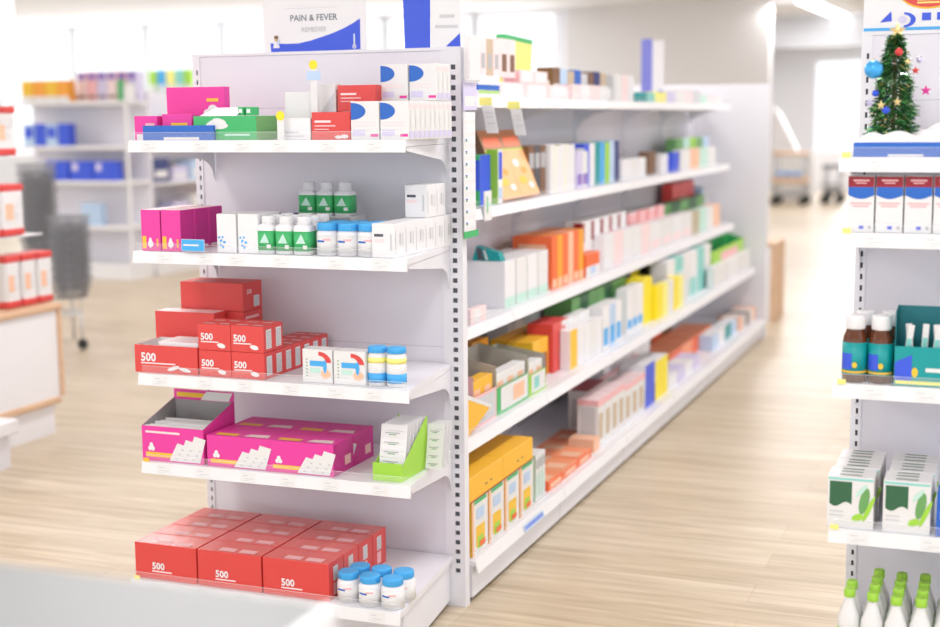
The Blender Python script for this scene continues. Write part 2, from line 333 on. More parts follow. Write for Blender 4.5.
def end_unit(name, ox, oy, W, H, shelves, xl, xr, label, seedv, fence=True):
    """single-sided bay seen from the front: shelves = [(z bottom of rail, depth)]"""
    root = empty(name, (0, 0, 0)); tag(root, label, 'shelving unit')
    post('upright', root, ox-.072, ox, oy, oy+.04, H); post('upright', root, ox-W, ox-W+.03, oy, oy+.04, H)
    m = MB(); m.box(ox-W+.03, ox-.072, oy+.004, oy+.02, .10, H-.0005, 'panel')
    z = .5
    while z < H-.1: m.box(ox-W+.03, ox-.072, oy+.0036, oy+.0041, z, z+.0015, 'grey'); z += .4
    m.build('back_panel', root)
    m = MB(); m.box(ox-W, ox, oy-.001, oy+.042, H, H+.01, 'metal'); m.build('top_cap', root)
    for i, (zb, d) in enumerate(shelves):
        base = i == len(shelves)-1
        xbk = ox-.044; m = MB(); m.prism([(xl+.004, oy-d, zb+.018), (xl+.004, oy-.002, zb+.018), (xbk, oy-.002, zb+.018), (xr-.004, oy-d, zb+.018)], (0, 0, .019), 'metal')
        if base:
            m.box(xl+.03, xr-.03, oy-d+.05, oy-d+.065, .02, zb, 'metal'); m.prism([(xr-.02, oy-d+.065, .02), (xbk-.012, oy-.002, .02), (xbk-.024, oy-.002, .02), (xr-.032, oy-d+.065, .02)], (0, 0, zb-.004), 'metal'); m.box(xl+.02, xl+.035, oy-d+.065, oy-.002, .02, zb+.016, 'metal')
        s = m.build('base_shelf' if base else 'shelf', root)
        m = MB(); m.prism([(xl, oy-d-.004, zb), (xl, oy-d-.012, zb+.001), (xl, oy-d-.005, zb+.038), (xl, oy-d+.001, zb+.038)], (xr-xl, 0, 0), 'white')
        n0 = len(m.v); price_cards(m, xl+.02, xr-.02, 0, 0, .036, 6, seedv+i)
        m.xf(Matrix.Translation((0, oy-d-.0128, zb+.001)) @ Matrix.Rotation(-.18, 4, 'X'), n0)
        m.build('price_rail', s)
        if not base:
            bracket_mesh(xr-.012, d, zb+.016, oy, xbk-.004-(xr-.012)).build('bracket', s); bracket_mesh(xl+.012, d, zb+.016, oy).build('bracket', s)
        if fence:
            m = MB(); m.box(xl+.01, xr-.01, oy-d+.001, oy-d+.003, zb+.037, zb+.062, CLEAR); m.box(xl+.01, xr-.01, oy-d+.0008, oy-d+.0032, zb+.062, zb+.0632, CLEAREDGE); m.build('front_guard', s)
    m = MB()
    for fx in (ox-.05, ox-W+.02):
        m.lathe([(.014, 0), (.014, .02)], 'black', fx, oy+.02, 12); m.lathe([(.014, 0), (.014, .02)], 'black', fx, oy-shelves[-1][1]+.09, 12)
    m.build('foot', root)
    return root
EZ = [1.562, 1.2093, .8101, .5152, .1435]; ED = [.487]*4+[.578]
XL, XR = -.957, .004
end_unit('shelving_unit', -.012, 0, 1.01, 1.88, list(zip(EZ, ED)), XL, XR, 'white end-of-aisle shelving unit with five shelves of painkillers', 1)
ET = [z+.0375 for z in EZ]

# long aisle unit
SP = -.56
AS = [(-.25, 1.7015, 5.95), (-.25, 1.2734, 5.95), (-.22, .8367, 6.0), (-.075, .5018, 6.1), (0.0, .1091, 6.15)]   # front x, rail bottom z, far end y
root = empty('shelving_unit'); tag(root, 'long white double-length aisle shelving unit with five levels running towards the back', 'shelving unit')
m = MB(); m.box(SP-.02, SP, .05, 6.15, .1, 1.80, 'panel'); m.build('back_panel', root)
NB = 6; BL = (6.15-.05)/NB
for k in range(1, NB):
    post_m = MB(); y = .05+BL*k
    post_m.box(SP, SP+.012, y-.02, y+.02, .1, 1.80, 'metal')
    z = .15
    while z < 1.76: post_m.box(SP+.012, SP+.0125, y+.004, y+.009, z, z+.014, 'dark'); z += .0333
    post_m.build('upright', root)
AT = []
for i, (fx, zb, ye) in enumerate(AS):
    base = i == 4; AT.append(zb+.040)
    for k in range(NB):
        y0 = .05+BL*k+.002; y1 = min(.05+BL*(k+1)-.002, ye)
        m = MB(); m.cbox(SP+.013, fx, y0, y1, zb+.018, zb+.0395, 'metal', b=.003)
        s = m.build('base_shelf' if base else 'shelf', root)
        m = MB(); m.prism([(fx+.001, y0, zb+.0395), (fx+.006, y0, zb+.0395), (fx+.018, y0, zb), (fx+.010, y0, zb-.001)], (0, y1-y0, 0), 'white'); m.build('price_rail', s)
        if base:
            m = MB(); m.box(fx-.02, fx-.008, y0+.002, y1-.002, .018, zb+.017, 'metal'); m.build('kick_plate', s)
        else:
            m = MB()
            pts = [(SP+.013, y1-.004, zb+.017), (fx-.03, y1-.004, zb+.017), (fx-.035, y1-.004, zb+.006), (SP+.1, y1-.004, zb-.03), (SP+.05, y1-.004, zb-.06), (SP+.013, y1-.004, zb-.10)]
            m.prism(pts, (0, .003, 0), 'metal'); m.build('bracket', s)
        m = MB(); m.box(fx-.003, fx-.001, y0, y1, zb+.0395, zb+.066, CLEAR); m.box(fx-.0032, fx-.0008, y0, y1, zb+.066, zb+.0672, CLEAREDGE); m.build('front_guard', s)
m = MB(); m.box(SP, -.035, .06, 6.14, 0.0, .018, 'black'); m.build('floor_shadow_line', root)  # black strip painted in for the dark shadow line along the floor
m = MB(); m.cbox(-1.05, .01, 6.17, 6.20, 0, 1.89, 'metal', b=.004); m.build('end_panel', root)
# blue sticker on base rail
m = MB(); y0, y1 = Yc(524, .015, .13), Yc(543, .015, .13)
m.prism([(.0125, y0, .136), (.0205, y0, .114), (.0205, y1, .114), (.0125, y1, .136)], (.0012, 0, .0004), 'lblue')
for v in (.3, .6): m.face([(.0205-.008*v+.002, y0+.01, .114+.022*v), (.0205-.008*v+.002, y1-.01, .114+.022*v), (.0205-.008*v+.0008, y1-.01, .118+.022*v), (.0205-.008*v+.0008, y0+.01, .118+.022*v)], 'royal')
tag(m.build('shelf_sticker'), 'small pale blue sticker on the lowest rail of the long aisle unit', 'label')

# right-hand end unit
RX, RY = 1.2536, -.0918
RZ = [1.5161, 1.3231, .9287, .5371, .17]; RT = [z+.0375 for z in RZ]
end_unit('shelving_unit', RX+.98, RY, .98, 1.885, list(zip(RZ, [.487]*4+[.56])), RX+.0, RX+.97, 'white end shelving unit on the right carrying a small Christmas tree', 40)
RF = RY-.487

# ------------------------------------------------------------------ goods on the near end unit
EF = -.487
def ebox(z, p0, p1, py, yf, d, key, label, cat='box', gap=.0015, zb=None, name='medicine_carton', grp=None, **k):
    x0, x1 = Xc(p0, yf, z), Xc(p1, yf, z); w_ = x1-x0-gap; h = Zc(py, (x0+x1)/2, yf)-z
    return put((key, round(w_, 4), round(h, 4)), lambda: carton(w_, d, h, name=name, **k), (x0, yf, z), 0, label, cat, grp), (x0, x1, w_, h)
PILL = lambda m, w, d, h: (ellipse(m, .62*w, .20*h, .10*w, .07*h, -EP*1.5, 'white', rot=.3), ellipse(m, .80*w, .17*h, .10*w, .07*h, -EP*1.5, 'white', rot=-.2))
def art500(m, w, d, h, s=.34, tx=.08, tz=.36):
    m.text('500', s*h, (tx*w, -EP*1.5, tz*h), c='white', bold=.03)
    m.face([(tx*w, -EP*1.5, tz*h-.10*h), (tx*w+.55*w, -EP*1.5, tz*h-.10*h), (tx*w+.55*w, -EP*1.5, tz*h-.05*h), (tx*w, -EP*1.5, tz*h-.05*h)], 'lpink')
def barcode(m, w, d, h, a=.3, b=.75, v0=.3, v1=.85):
    m.face([(w+EP, a*d, v0*h), (w+EP, b*d, v0*h), (w+EP, b*d, v1*h), (w+EP, a*d, v1*h)], 'paper')
    for i in range(9):
        z = v0*h+(v1-v0)*h*(i+.6)/10; m.face([(w+EP*1.8, (a+.06*(b-a))*d, z), (w+EP*1.8, (b-.1*(b-a))*d, z), (w+EP*1.8, (b-.1*(b-a))*d, z+(v1-v0)*h*.04), (w+EP*1.8, (a+.06*(b-a))*d, z+(v1-v0)*h*.04)], 'grey')
def art_mag(m, w, d, h):
    m.face([(.06*w, -EP*1.2, .12*h), (.62*w, -EP*1.2, .12*h), (.60*w, -EP*1.2, .25*h), (.06*w, -EP*1.2, .25*h)], 'yellow')
    for (u, v) in ((.13, .36), (.18, .36), (.155, .46)): ellipse(m, u*w, v*h, .03*w, .07*h, -EP*1.5, 'white')
    for i in range(3):           # staggered blister strips
        a = .50+.14*i; t = .50+.12*i
        m.face([((a-.06)*w, -EP*(1.4+.3*i), .04*h), ((a+.16)*w, -EP*(1.4+.3*i), .04*h), ((a+.26)*w, -EP*(1.4+.3*i), (t-.02)*h), ((a+.08)*w, -EP*(1.4+.3*i), (t+.06)*h)], 'paper')
        for j in range(3): ellipse(m, (a+.06+.05*j)*w, (.12+.13*j)*h, .022*w, .03*h, -EP*(1.6+.3*i), 'lgrey', 8)
    m.text('500', .01, (.1*w, h*2, 0), c='white') if False else None
def on_top_mag(m, w, d, h):
    m.face([(.1*w, .1*d, h+EP), (.45*w, .1*d, h+EP), (.45*w, .3*d, h+EP), (.1*w, .3*d, h+EP)], 'yellow')
    m.face([(.55*w, .12*d, h+EP), (.95*w, .12*d, h+EP), (.9*w, .38*d, h+EP), (.6*w, .34*d, h+EP)], 'lpink')

# --- shelf 1
z = ET[0]
ebox(z, 143, 214, 125.5, EF+.006, .02, 'bluelow', 'low blue carton lying at the front left of the top shelf', c='blue', front=[(.30, .80, .03, .22, 'paper')])
ebox(z, 135, 158, 116, EF+.03, .10, 'magS', 'small magenta carton at the far left end of the top shelf', c='magenta', front=[(.1, .8, 0, .25, 'paper'), (.5, .9, .45, .7, 'pink')])
ebox(z, 163, 193, 114, EF+.04, .10, 'magM', 'magenta carton between the small one and the green carton, top shelf', c='magenta', front=[(.3, .85, .55, .66, 'yellow')])
def greenart(m, w, d, h):
    for (u, v, a) in ((.30, .70, .4), (.42, .78, -.2), (.45, .58, .1), (.34, .52, .9)): ellipse(m, u*w, v*h, .11*w, .12*h, -EP*1.5, 'paper', rot=a)
    m.face([(.5*w, -EP, .18*h), (.9*w, -EP, .18*h), (.9*w, -EP, .26*h), (.5*w, -EP, .26*h)], 'mint')
    m.prism([(.05*w, .02, h+.001), (.62*w, .02, h+.001), (.68*w, .06, h+.026), (.22*w, .06, h+.026)], (0, .002, 0), 'white')
g, (gx0, gx1, gw, gh) = ebox(z, 194, 257, 116, EF+.02, .135, 'greenbox', 'wide green carton with a raised white flap on the top shelf', c='green', ctop='white', cside='mgreen', extra=greenart)
for i, px in enumerate((241, 249)):
    x0 = Xc(px, EF+.08, z+gh); put('greenpack', lambda: carton(.02, .05, .026, 'green', front=[(.2, .8, .3, .75, 'white')]), (x0, EF+.06, z+gh+.0015), 0, 'tiny green and white pack lying on the green carton, %s one' % ('left', 'right')[i], 'box', 'tiny packs on the green carton')
ebox(z, 168, 226, 87, EF+.19, .035, 'magL', 'large magenta carton standing behind the green carton on the top shelf', c='magenta', front=[(.10, .78, .32, .48, 'yellow'), (.45, .62, .10, .42, 'lpink'), (.7, .9, .72, .78, 'yellow')], extra=lambda m, w, d, h: [ellipse(m, u*w, v*h, .08*w, .08*h, -EP*1.6, 'white') for (u, v) in ((.72, .5), (.8, .58), (.82, .44))])
ebox(z, 282, 311, 118, EF+.03, .09, 'whL', 'white carton left of the red cartons on the top shelf', c='white', front=[(.1, .6, .3, .4, 'lgrey'), (.1, .8, .15, .2, 'lgrey')])
ebox(z, 286, 314, 92, EF+.18, .05, 'whU', 'tall white carton behind the yellow dots on the top shelf', c='offwhite', front=[(.1, .9, .45, .8, 'paper'), (.5, .9, .1, .3, 'lgrey')])
ebox(z, 312, 337, 84, EF+.20, .05, 'whU2', 'tall white carton with a grey picture behind the red cartons, top shelf', c='paper', extra=lambda m, w, d, h: m.face([(.1*w, -EP, .3*h), (.95*w, -EP, .3*h), (.95*w, -EP, .85*h)], 'lgrey'))
def dotcard(h, blue):
    def f():
        m = MB(); m.box(-.012, .012, 0, .0012, 0, h-.018, 'paper'); 
        if blue: m.box(-.024, .024, -.001, 0, h-.062, h-.034, 'lblue')
        n = 20; m.prism([(.0145*math.cos(2*PI*i/n), -.0015, h-.0145+.0145*math.sin(2*PI*i/n)) for i in range(n)], (0, .001, 0), 'bright_yellow'); return m.build('shelf_card')
    return f
x0 = Xc(281, EF+.012, z); put('dot1', dotcard(Zc(111, x0, EF+.012)-z, False), (x0, EF+.012, z), 0, 'little card with a yellow disc at the shelf front, lower of the two', 'card')
x0 = Xc(315, EF+.16, z); put('dot2', dotcard(Zc(60, x0, EF+.16)-z, True), (x0, EF+.16, z), 0, 'tall card with a yellow disc above pale blue print, upper of the two', 'card')
redart = [(.08, .5, .62, .70, 'lpink'), (.08, .62, .48, .53, 'pink'), (.08, .45, .36, .40, 'pink')]
ebox(z, 312, 351, 112, EF+.03, .09, 'redlow', 'red carton lying at the front of the top shelf', c='red', front=redart, extra=lambda m, w, d, h: (ellipse(m, .85*w, .12*h, .1*w, .07*h, -EP*1.4, 'white'), ellipse(m, .7*w, .1*h, .1*w, .06*h, -EP*1.4, 'white')))
o_, (rx0, rx1, rw, rh) = ebox(z, 338, 376, 111.5, EF+.19, .09, 'redb', 'red carton under another red carton behind the blue-disc cartons', c='red', front=redart)
ebox(z+rh+.001, 338, 376, 85, EF+.19, .09, 'redu', 'red carton on top of the rear red carton, top shelf', c='red', front=redart)
def disc_art(m, w, d, h):
    n = 12; pts = [(0.001, -EP*1.4, .52*h), (0.001, -EP*1.4, .96*h)]
    m.face(pts[::-1]+[(.03*w+.50*w*math.cos(-PI/2+PI*i/n), -EP*1.4, .74*h+.22*h*math.sin(-PI/2+PI*i/n)) for i in range(n+1)], 'blue')
    m.face([(.7*w, -EP*1.3, .08*h), (.97*w, -EP*1.3, .08*h), (.97*w, -EP*1.3, .15*h), (.7*w, -EP*1.3, .15*h)], 'magenta')
    for v in (.44, .36): m.face([(.05*w, -EP, v*h), (.85*w, -EP, v*h), (.85*w, -EP, (v+.025)*h), (.05*w, -EP, (v+.025)*h)], 'lpink')
    m.face([(.06*w, -EP, .10*h), (.5*w, -EP, .10*h), (.5*w, -EP, .26*h), (.06*w, -EP, .26*h)], 'lilac')
dkw = dict(c='paper', side=[(.1, .9, .80, .92, 'lpink'), (.1, .9, .04, .22, 'lilac'), (.3, .7, .3, .75, 'offwhite')], extra=disc_art)
y0 = EF+.022; xa0, xa1 = Xc(380.5, y0, z), Xc(409.5, y0, z); dw = xa1-xa0-.0015; dh = Zc(101, xa0, y0)-z; dd = .038; ND = int((Yc(454, xa1, z)-y0)/dd)
dfun = lambda: carton(dw, dd-.001, dh, **dkw)
ORD = ['nearest', 'second', 'third', 'fourth', 'fifth', 'sixth', 'seventh', 'eighth', 'ninth', 'tenth', 'eleventh', 'twelfth', 'thirteenth', 'fourteenth', 'fifteenth']
for i in range(ND): put('disc', dfun, (xa0, y0+i*dd, z), 0, 'white carton with blue disc, %s in the lower file beside the slotted post' % ORD[i], 'box', 'blue-disc cartons')
xb0 = xa0-dw-.004
for i in range(4): put('disc', dfun, (xb0, y0+i*dd, z), 0, 'white carton with blue disc, %s in the file next to the red cartons' % ORD[i], 'box', 'blue-disc cartons')
yu = Yc(437, xa0+dw, z+dh); nU = int((Yc(454, xa1, z+dh)-yu)/dd)
for i in range(nU): put('disc', dfun, (xa0, yu+i*dd, z+dh+.0015), 0, 'white carton with blue disc, %s in the upper file beside the slotted post' % ORD[i], 'box', 'blue-disc cartons')
for i in range(2): put('disc', dfun, (xb0+.001, yu-.006+i*dd, z+dh+.0015), 0, 'white carton with blue disc, %s in the upper left file' % ORD[i], 'box', 'blue-disc cartons')

# --- shelf 2
z = ET[1]; y0 = EF+.018
def magtall(m, w, d, h):
    m.face([(.06*w, -EP*1.2, .06*h), (.26*w, -EP*1.2, .06*h), (.26*w, -EP*1.2, .36*h), (.06*w, -EP*1.2, .36*h)], 'yellow')
    for (u, v, a, b) in ((.48, .2, .09, .13), (.40, .17, .05, .06), (.58, .17, .05, .06)): ellipse(m, u*w, v*h, a*w, b*h, -EP*1.4, 'white')
    m.face([(.80*w, -EP*1.2, .1*h), (.88*w, -EP*1.2, .1*h), (.88*w, -EP*1.2, .3*h), (.80*w, -EP*1.2, .3*h)], 'yellow')
xm = [Xc(142, y0, z), Xc(162, y0, z), Xc(181, y0, z)]; mw = (xm[2]-xm[0])/2-.0015; mh = Zc(210, xm[1], y0)-z; md = .086
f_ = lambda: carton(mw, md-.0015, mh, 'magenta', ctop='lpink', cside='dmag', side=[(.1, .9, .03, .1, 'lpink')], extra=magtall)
for c in range(2):
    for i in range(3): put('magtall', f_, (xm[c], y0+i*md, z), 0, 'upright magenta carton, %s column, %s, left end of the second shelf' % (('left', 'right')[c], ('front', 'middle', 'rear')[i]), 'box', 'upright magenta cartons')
m = MB(); xa = Xc(182, EF-.02, z); xb = Xc(205, EF-.02, z); zt_ = Zc(239, xa, EF-.02); zb_ = Zc(251, xa, EF-.02)
m.box(xa, xb, EF-.022, EF-.0205, zb_, zt_, 'lblue'); m.box(xa+.002, xb-.002, EF-.0226, EF-.022, zb_+.002, zt_-.002, 'sky'); m.box(xa+.008, xb-.02, EF-.0232, EF-.0226, (zb_+zt_)/2-.002, (zb_+zt_)/2+.003, 'paper')
tag(m.build('shelf_talker'), 'small blue card clipped to the second shelf below the magenta cartons', 'card')
def dots(m, w, d, h):
    rnd = random.Random(3)
    for i in range(9): ellipse(m, (.12+.3*rnd.random())*w, (.12+.33*rnd.random())*h, .05*w, .03*h, -EP*1.3, 'sky', 8)
for i, (a, b) in enumerate(((217.5, 237), (238.5, 259))):
    ebox(z, a, b, 214, y0+.01, .14, 'whdot', 'white carton with light blue dots, %s of the pair on the second shelf' % ('left', 'right')[i], c='white', grp='dotted white cartons', extra=dots)
def leafart(m, r, h):
    m.face([(-.55*r, -r-.0015, h*.30), (.1*r, -r-.0015, h*.56), (.62*r, -r-.0015, h*.30)], 'mint'); m.face([(.3*r, -r-.0018, h*.16), (.8*r, -r-.0018, h*.16), (.8*r, -r-.0018, h*.26), (.3*r, -r-.0018, h*.26)], 'paper')
gr = (Xc(277, y0, z)-Xc(260, y0, z))/2-.001; ghh = Zc(217, Xc(280, y0, z), y0)-z
fg = lambda: bottle(gr, ghh, 'white', .2, .72, 'white', 'lgreen' if False else 'green', (.10, .62), p=5, extra=leafart)
for r_ in range(3):
    for i, px in enumerate((268.5, 286.5, 304.5)):
        put('greenb', fg, (Xc(px, y0+gr, z), y0+gr+.005+r_*(2*gr+.003), z), 0, 'square white bottle with green label, %s column, %s row, second shelf' % (('left', 'middle', 'right')[i], ('front', 'middle', 'rear')[r_]), 'bottle', 'green-label bottles in front')
for i, px in enumerate((268, 280, 293)):
    yy = -.13; put('navyb', lambda: bottle(.021, Zc(213, Xc(280, yy, z), yy)-z, 'navy', .16, .85, 'white', 'lblue', (.2, .6)), (Xc(px+3, yy, z), yy, z), 0, 'white bottle with a dark blue cap behind the green-label bottles, %s of three' % ('left', 'middle', 'right')[i], 'bottle', 'dark-capped bottles')
yy = -.17; xa, xb = Xc(300, yy, z), Xc(353, yy, z); zr = Zc(215.5, xa, yy)
m = MB(); m.box(0, xb-xa, 0, .10, zr-z-.004, zr-z, PLAST)
for (a, b) in ((0, .004), (xb-xa-.004, xb-xa)): m.box(a, b, 0, .10, 0, zr-z-.004, PLAST)
o = m.build('display_riser', None, (xa, yy, z)); tag(o, 'frosted plastic riser holding three green-label bottles at the back', 'stand')
gr2 = (Xc(317, yy, zr)-Xc(300, yy, zr))/2-.001; gh2 = Zc(183, Xc(320, yy, zr), yy)-zr
for i, px in enumerate((309, 326.5, 344.5)):
    put('greenb2', lambda: bottle(gr2, gh2, 'white', .24, .66, 'white', 'green', (.08, .62), p=5, extra=leafart), (Xc(px, yy+gr2, zr), yy+gr2+.008, zr+.0005), 0, 'green-label bottle standing on the riser, %s of three' % ('left', 'middle', 'right')[i], 'bottle', 'green-label bottles on the riser')
def swoosh(m, r, h):
    for j, (a0, a1, v, c) in enumerate(((-2.3, -1.45, .42, 'blue'), (-1.6, -.9, .47, 'pink'))):
        for i in range(5):
            t0, t1 = a0+(a1-a0)*i/5, a0+(a1-a0)*(i+1)/5; R = r+.001
            m.face([(R*math.cos(t0), R*math.sin(t0), h*v), (R*math.cos(t1), R*math.sin(t1), h*v), (R*math.cos(t1), R*math.sin(t1), h*(v+.06)), (R*math.cos(t0), R*math.sin(t0), h*(v+.06))], c)
br_ = (Xc(338, y0, z)-Xc(317, y0, z))/2-.0008; bh_ = Zc(223, Xc(340, y0, z), y0+br_)-z
for r_ in range(2):
    for i, px in enumerate((328, 348.5, 369)):
        put('bluecap', lambda: bottle(br_, bh_, 'sky', .24, .92, 'white', 'paper', (.08, .64), extra=swoosh, shoulder=.05), (Xc(px, y0+br_, z), y0+br_+.004+r_*(2*br_+.004), z), 0, 'round white bottle with bright blue cap, %s, %s row, second shelf' % (('left', 'middle', 'right')[i], ('front', 'rear')[r_]), 'bottle', 'blue-capped bottles on the second shelf')
xr_ = Xc(395, y0, z); ww = .075; hh = Zc(224, xr_, y0)-z; wd = (Yc(453, xr_, z)-y0)/6
wf = lambda: carton(ww, wd-.0015, hh, 'white', front=[(.1, .5, .62, .70, 'dark'), (.1, .55, .45, .55, 'lpink'), (.8, .88, .2, .7, 'lgrey')], side=[(.06, .12, .1, .8, 'lgrey'), (.45, .6, .35, .7, 'lgrey'), (.75, .8, .3, .7, 'lgrey')])
for i in range(6): put('wht', wf, (xr_-ww, y0+i*wd, z), 0, 'plain white carton, %s in the lower file at the right end of the second shelf' % ORD[i], 'box', 'plain white cartons')
yu = Yc(427, xr_, z+hh)
for i in range(2):
    if yu+(i+1)*wd < Yc(455, xr_, z): put('wht', wf, (xr_-ww, yu+i*wd, z+hh+.001), 0, 'plain white carton, %s on top of the white file beside the slotted post' % ORD[i], 'box', 'plain white cartons')

# --- shelf 3
z = ET[2]; y0 = EF+.018
def tray(w, d, h, c, lining='offwhite', hb=None, hs0=None, name='display_carton', front=(), extra=None, header=None, hs1=None):
    """open-topped display carton: front lip h, sides sloping up to a back of height hb"""
    root = empty(name); t = .002; hb = hb or h; hs0 = hs0 or h; hs1 = hs1 or hb
    m = MB(); m.box(0, w, t, d, 0, t, lining); m.box(0, w, 0, t, 0, h, c, ctop=lining)
    for qi, (a, b, k, e, q) in enumerate(front): t_ = EP*(1+.6*qi); m.face([(a*w, -t_, k*h), (b*w, -t_, k*h), (b*w, -t_, e*h), (a*w, -t_, e*h)], q)
    if extra: extra(m, w, d, h)
    m.build('front_panel', root)
    for x, ci in ((0, -1), (w-t, 1)):
        m = MB(); pts = [(x, t, t), (x, t, hs0), (x, d-t, hs1), (x, d-t, t)]
        m.prism(pts, (t, 0, 0), c, cside=lining)
        e = x+t-.00005 if ci < 0 else x+.00005
        off = .0004 if ci < 0 else -.0004
        xx = (x+t+.0003) if ci < 0 else (x-.0003)
        m.face([(xx, t, t), (xx, t, hs0-.001), (xx, d-t, hs1-.001), (xx, d-t, t)], lining)
        m.build('side_panel', root)
    m = MB(); m.box(0, w, d-t, d, 0, hb, c, cfront=lining)
    if header:
        m.box(.0, w, d-t-.001, d-t-.0002, hb-header, hb, c)
        m.face([(.05*w, d-t-.0014, hb-.75*header), (.65*w, d-t-.0014, hb-.75*header), (.6*w, d-t-.0014, hb-.3*header), (.05*w, d-t-.0014, hb-.3*header)], 'yellow')
        m.face([(.45*w, d-t-.0018, hb-.95*header), (.92*w, d-t-.0018, hb-.95*header), (.98*w, d-t-.0018, hb-.1*header), (.55*w, d-t-.0018, hb-.1*header)], 'paper')
    m.build('back_panel', root)
    return root
x0, x1 = Xc(135.5, y0, z), Xc(198.5, y0, z); h = Zc(344, x0, y0)-z; tw = x1-x0-.002
o = tray(tw, .15, h, 'red', 'paper', hb=h*1.02, extra=lambda m, w, d, h: (art500(m, w, d, h, .42, .10, .42), PILL(m, w, d, h)))
o.location = (x0, y0, z); tag(o, 'open red tray carton at the left end of the third shelf', 'box')
m = MB(); m.cbox(0, .15, 0, .12, 0, h*1.12-.003, 'white'); tag(m.build('paper_pad', None, (x0+tw-.155, y0+.015, z+.0025)), 'white leaflet pad filling the open red tray', 'paper')
yy = EF+.185; ebox(z, 157, 216, 312, yy, .075, 'r3b', 'red carton standing behind the open red tray, third shelf', c='red', ctop='lpink')
yb = EF+.27; xa, xb = Xc(183, yb, z), Xc(245, yb, z); zz = Zc(309, xa, yb); dpt = Yc(262, xb, z+.2)-yb
sd = lambda m, w, d, h: (m.text('500', .22*h, (w+EP*1.5, .2*d, .6*h), (0, 1, 0), (0, 0, 1), 'lpink', .02), barcode(m, w, d, h, .55, .85, .1, .5))
put('r3c', lambda: carton(xb-xa, dpt, zz-z-.001, 'red', side=[(.1, .8, .85, .9, 'pink')], extra=sd), (xa, yb, z), 0, 'big red carton at the back, under the topmost red carton of the third shelf', 'box')
put('r3d', lambda: carton(xb-xa, dpt, Zc(281, xa, yb)-zz-.001, 'red', extra=sd), (xa, yb, zz), 0, 'topmost big red carton at the back of the third shelf', 'box')
xs = [Xc(199.5, y0, z), Xc(232, y0, z), Xc(265, y0, z)]; rw = (xs[2]-xs[0])/2-.0015; zm = Zc(351.5, xs[1], y0); rh = zm-z-.001; rd = .0635
def small500(m, w, d, h): art500(m, w, d, h, .36, .08, .40); ellipse(m, .72*w, .2*h, .13*w, .09*h, -EP*1.4, 'white', rot=-.2); barcode(m, w, d, h, .25, .8, .12, .85)
r5 = lambda: carton(rw, rd-.0015, rh, 'red', top=[(.1, .45, .2, .45, 'pink'), (.6, .9, .2, .4, 'lpink')], extra=small500)
for t in range(2):
    for c in range(2):
        for i in range(7 if (t == 0 and c == 1) else (2 if t == 1 or c == 0 else 0)):
            put('r500', r5, (xs[c], y0+i*rd, z+t*(rh+.001)), 0, 'small red carton marked 500, %s tier, %s column, %s from the front' % (('lower', 'upper')[t], ('left', 'right')[c], ORD[i] if i else 'first'), 'box', 'small red 500 cartons')
xg = xs[2]+.012
def tealart(m, w, d, h):
    for j in range(6): ellipse(m, .15*w, (.2+.1*j)*h, .03*w, .02*h, -EP, 'mgreen', 6)
    m.face([(.25*w, -EP, .50*h), (.75*w, -EP, .50*h), (.75*w, -EP, .66*h), (.25*w, -EP, .66*h)], 'sky'); m.face([(.25*w, -EP, .30*h), (.6*w, -EP, .30*h), (.6*w, -EP, .45*h), (.25*w, -EP, .45*h)], 'mint')
    n = 10; pts = [(w*(.55+.42*math.cos(t*PI/2/n)*1), -EP*1.3, h*(.62+.32*math.sin(t*PI/2/n))) for t in range(n+1)]+[(w*(.55+.24*math.cos(t*PI/2/n)), -EP*1.3, h*(.62+.20*math.sin(t*PI/2/n))) for t in range(n, -1, -1)]
    m.face(pts, 'red'); ellipse(m, .78*w, .28*h, .16*w, .14*h, -EP*1.5, 'peach'); ellipse(m, .76*w, .5*h, .06*w, .2*h, -EP*1.7, 'sky')
for i, (a, b) in enumerate(((303, 333), (334, 366))):
    for k in range(2): ebox(z, a, b, 349.5+2*i, y0+.012+k*.062, .06, 'tealbx', 'white carton with teal and red print, %s, %s, third shelf' % (('left', 'right')[i], ('front', 'rear')[k]), c='paper', ctop='white', grp='white and teal cartons', extra=tealart)
jr = (Xc(385, y0+.03, z)-Xc(366.5, y0+.03, z))/2-.001; jh = Zc(347, Xc(375, y0+.03, z), y0+.03)-z
def jart(m, r, h):
    R = r+.0008; m.lathe([(R, h*.60), (R, h*.74)], 'lyellow'); m.lathe([(R, h*.10), (R, h*.34)], 'sky')
for i, px in enumerate((376, 395)):
    put('jar3', lambda: bottle(jr, jh, 'sky', .15, .96, 'paper', 'paper', (.08, .76), extra=jart), (Xc(px, y0+.03, z), y0+.045, z), 0, 'slim jar with blue lid, yellow and blue bands, %s of the pair' % ('left', 'right')[i], 'jar', 'blue-lidded slim jars')

# --- shelf 4
z = ET[3]; y0 = EF+.018
x0, x1 = Xc(143, y0, z), Xc(205, y0, z); h = Zc(425, x0, y0)-z; tw = x1-x0-.003; td = .20
hb = Zc(388, Xc(172, y0+td, z+.2), y0+td)-z
o = tray(tw, td, h, 'magenta', 'greyin', hb=hb, header=.035, hs1=hb*.86, extra=lambda m, w, d, h: (art_mag(m, w, d, h), m.face([(.06*w, -EP, .80*h), (.62*w, -EP, .80*h), (.62*w, -EP, .86*h), (.06*w, -EP, .86*h)], 'lpink')))
o.location = (x0, y0, z); tag(o, 'open magenta display carton with grey inside, left end of the fourth shelf', 'box')
for i in range(5):
    m = MB(); m.cbox(0, tw-.012, 0, .012, 0, h*.97-.003*(i % 2), 'paper'); put(('bl', i % 2), lambda: m.build('blister_pack'), (x0+.005, y0+.006+i*.030, z+.0026), 0, 'white blister strip upright in the open display carton, %s from the front' % (ORD[i] if i else 'first'), 'blister pack', 'strips in the open magenta carton')
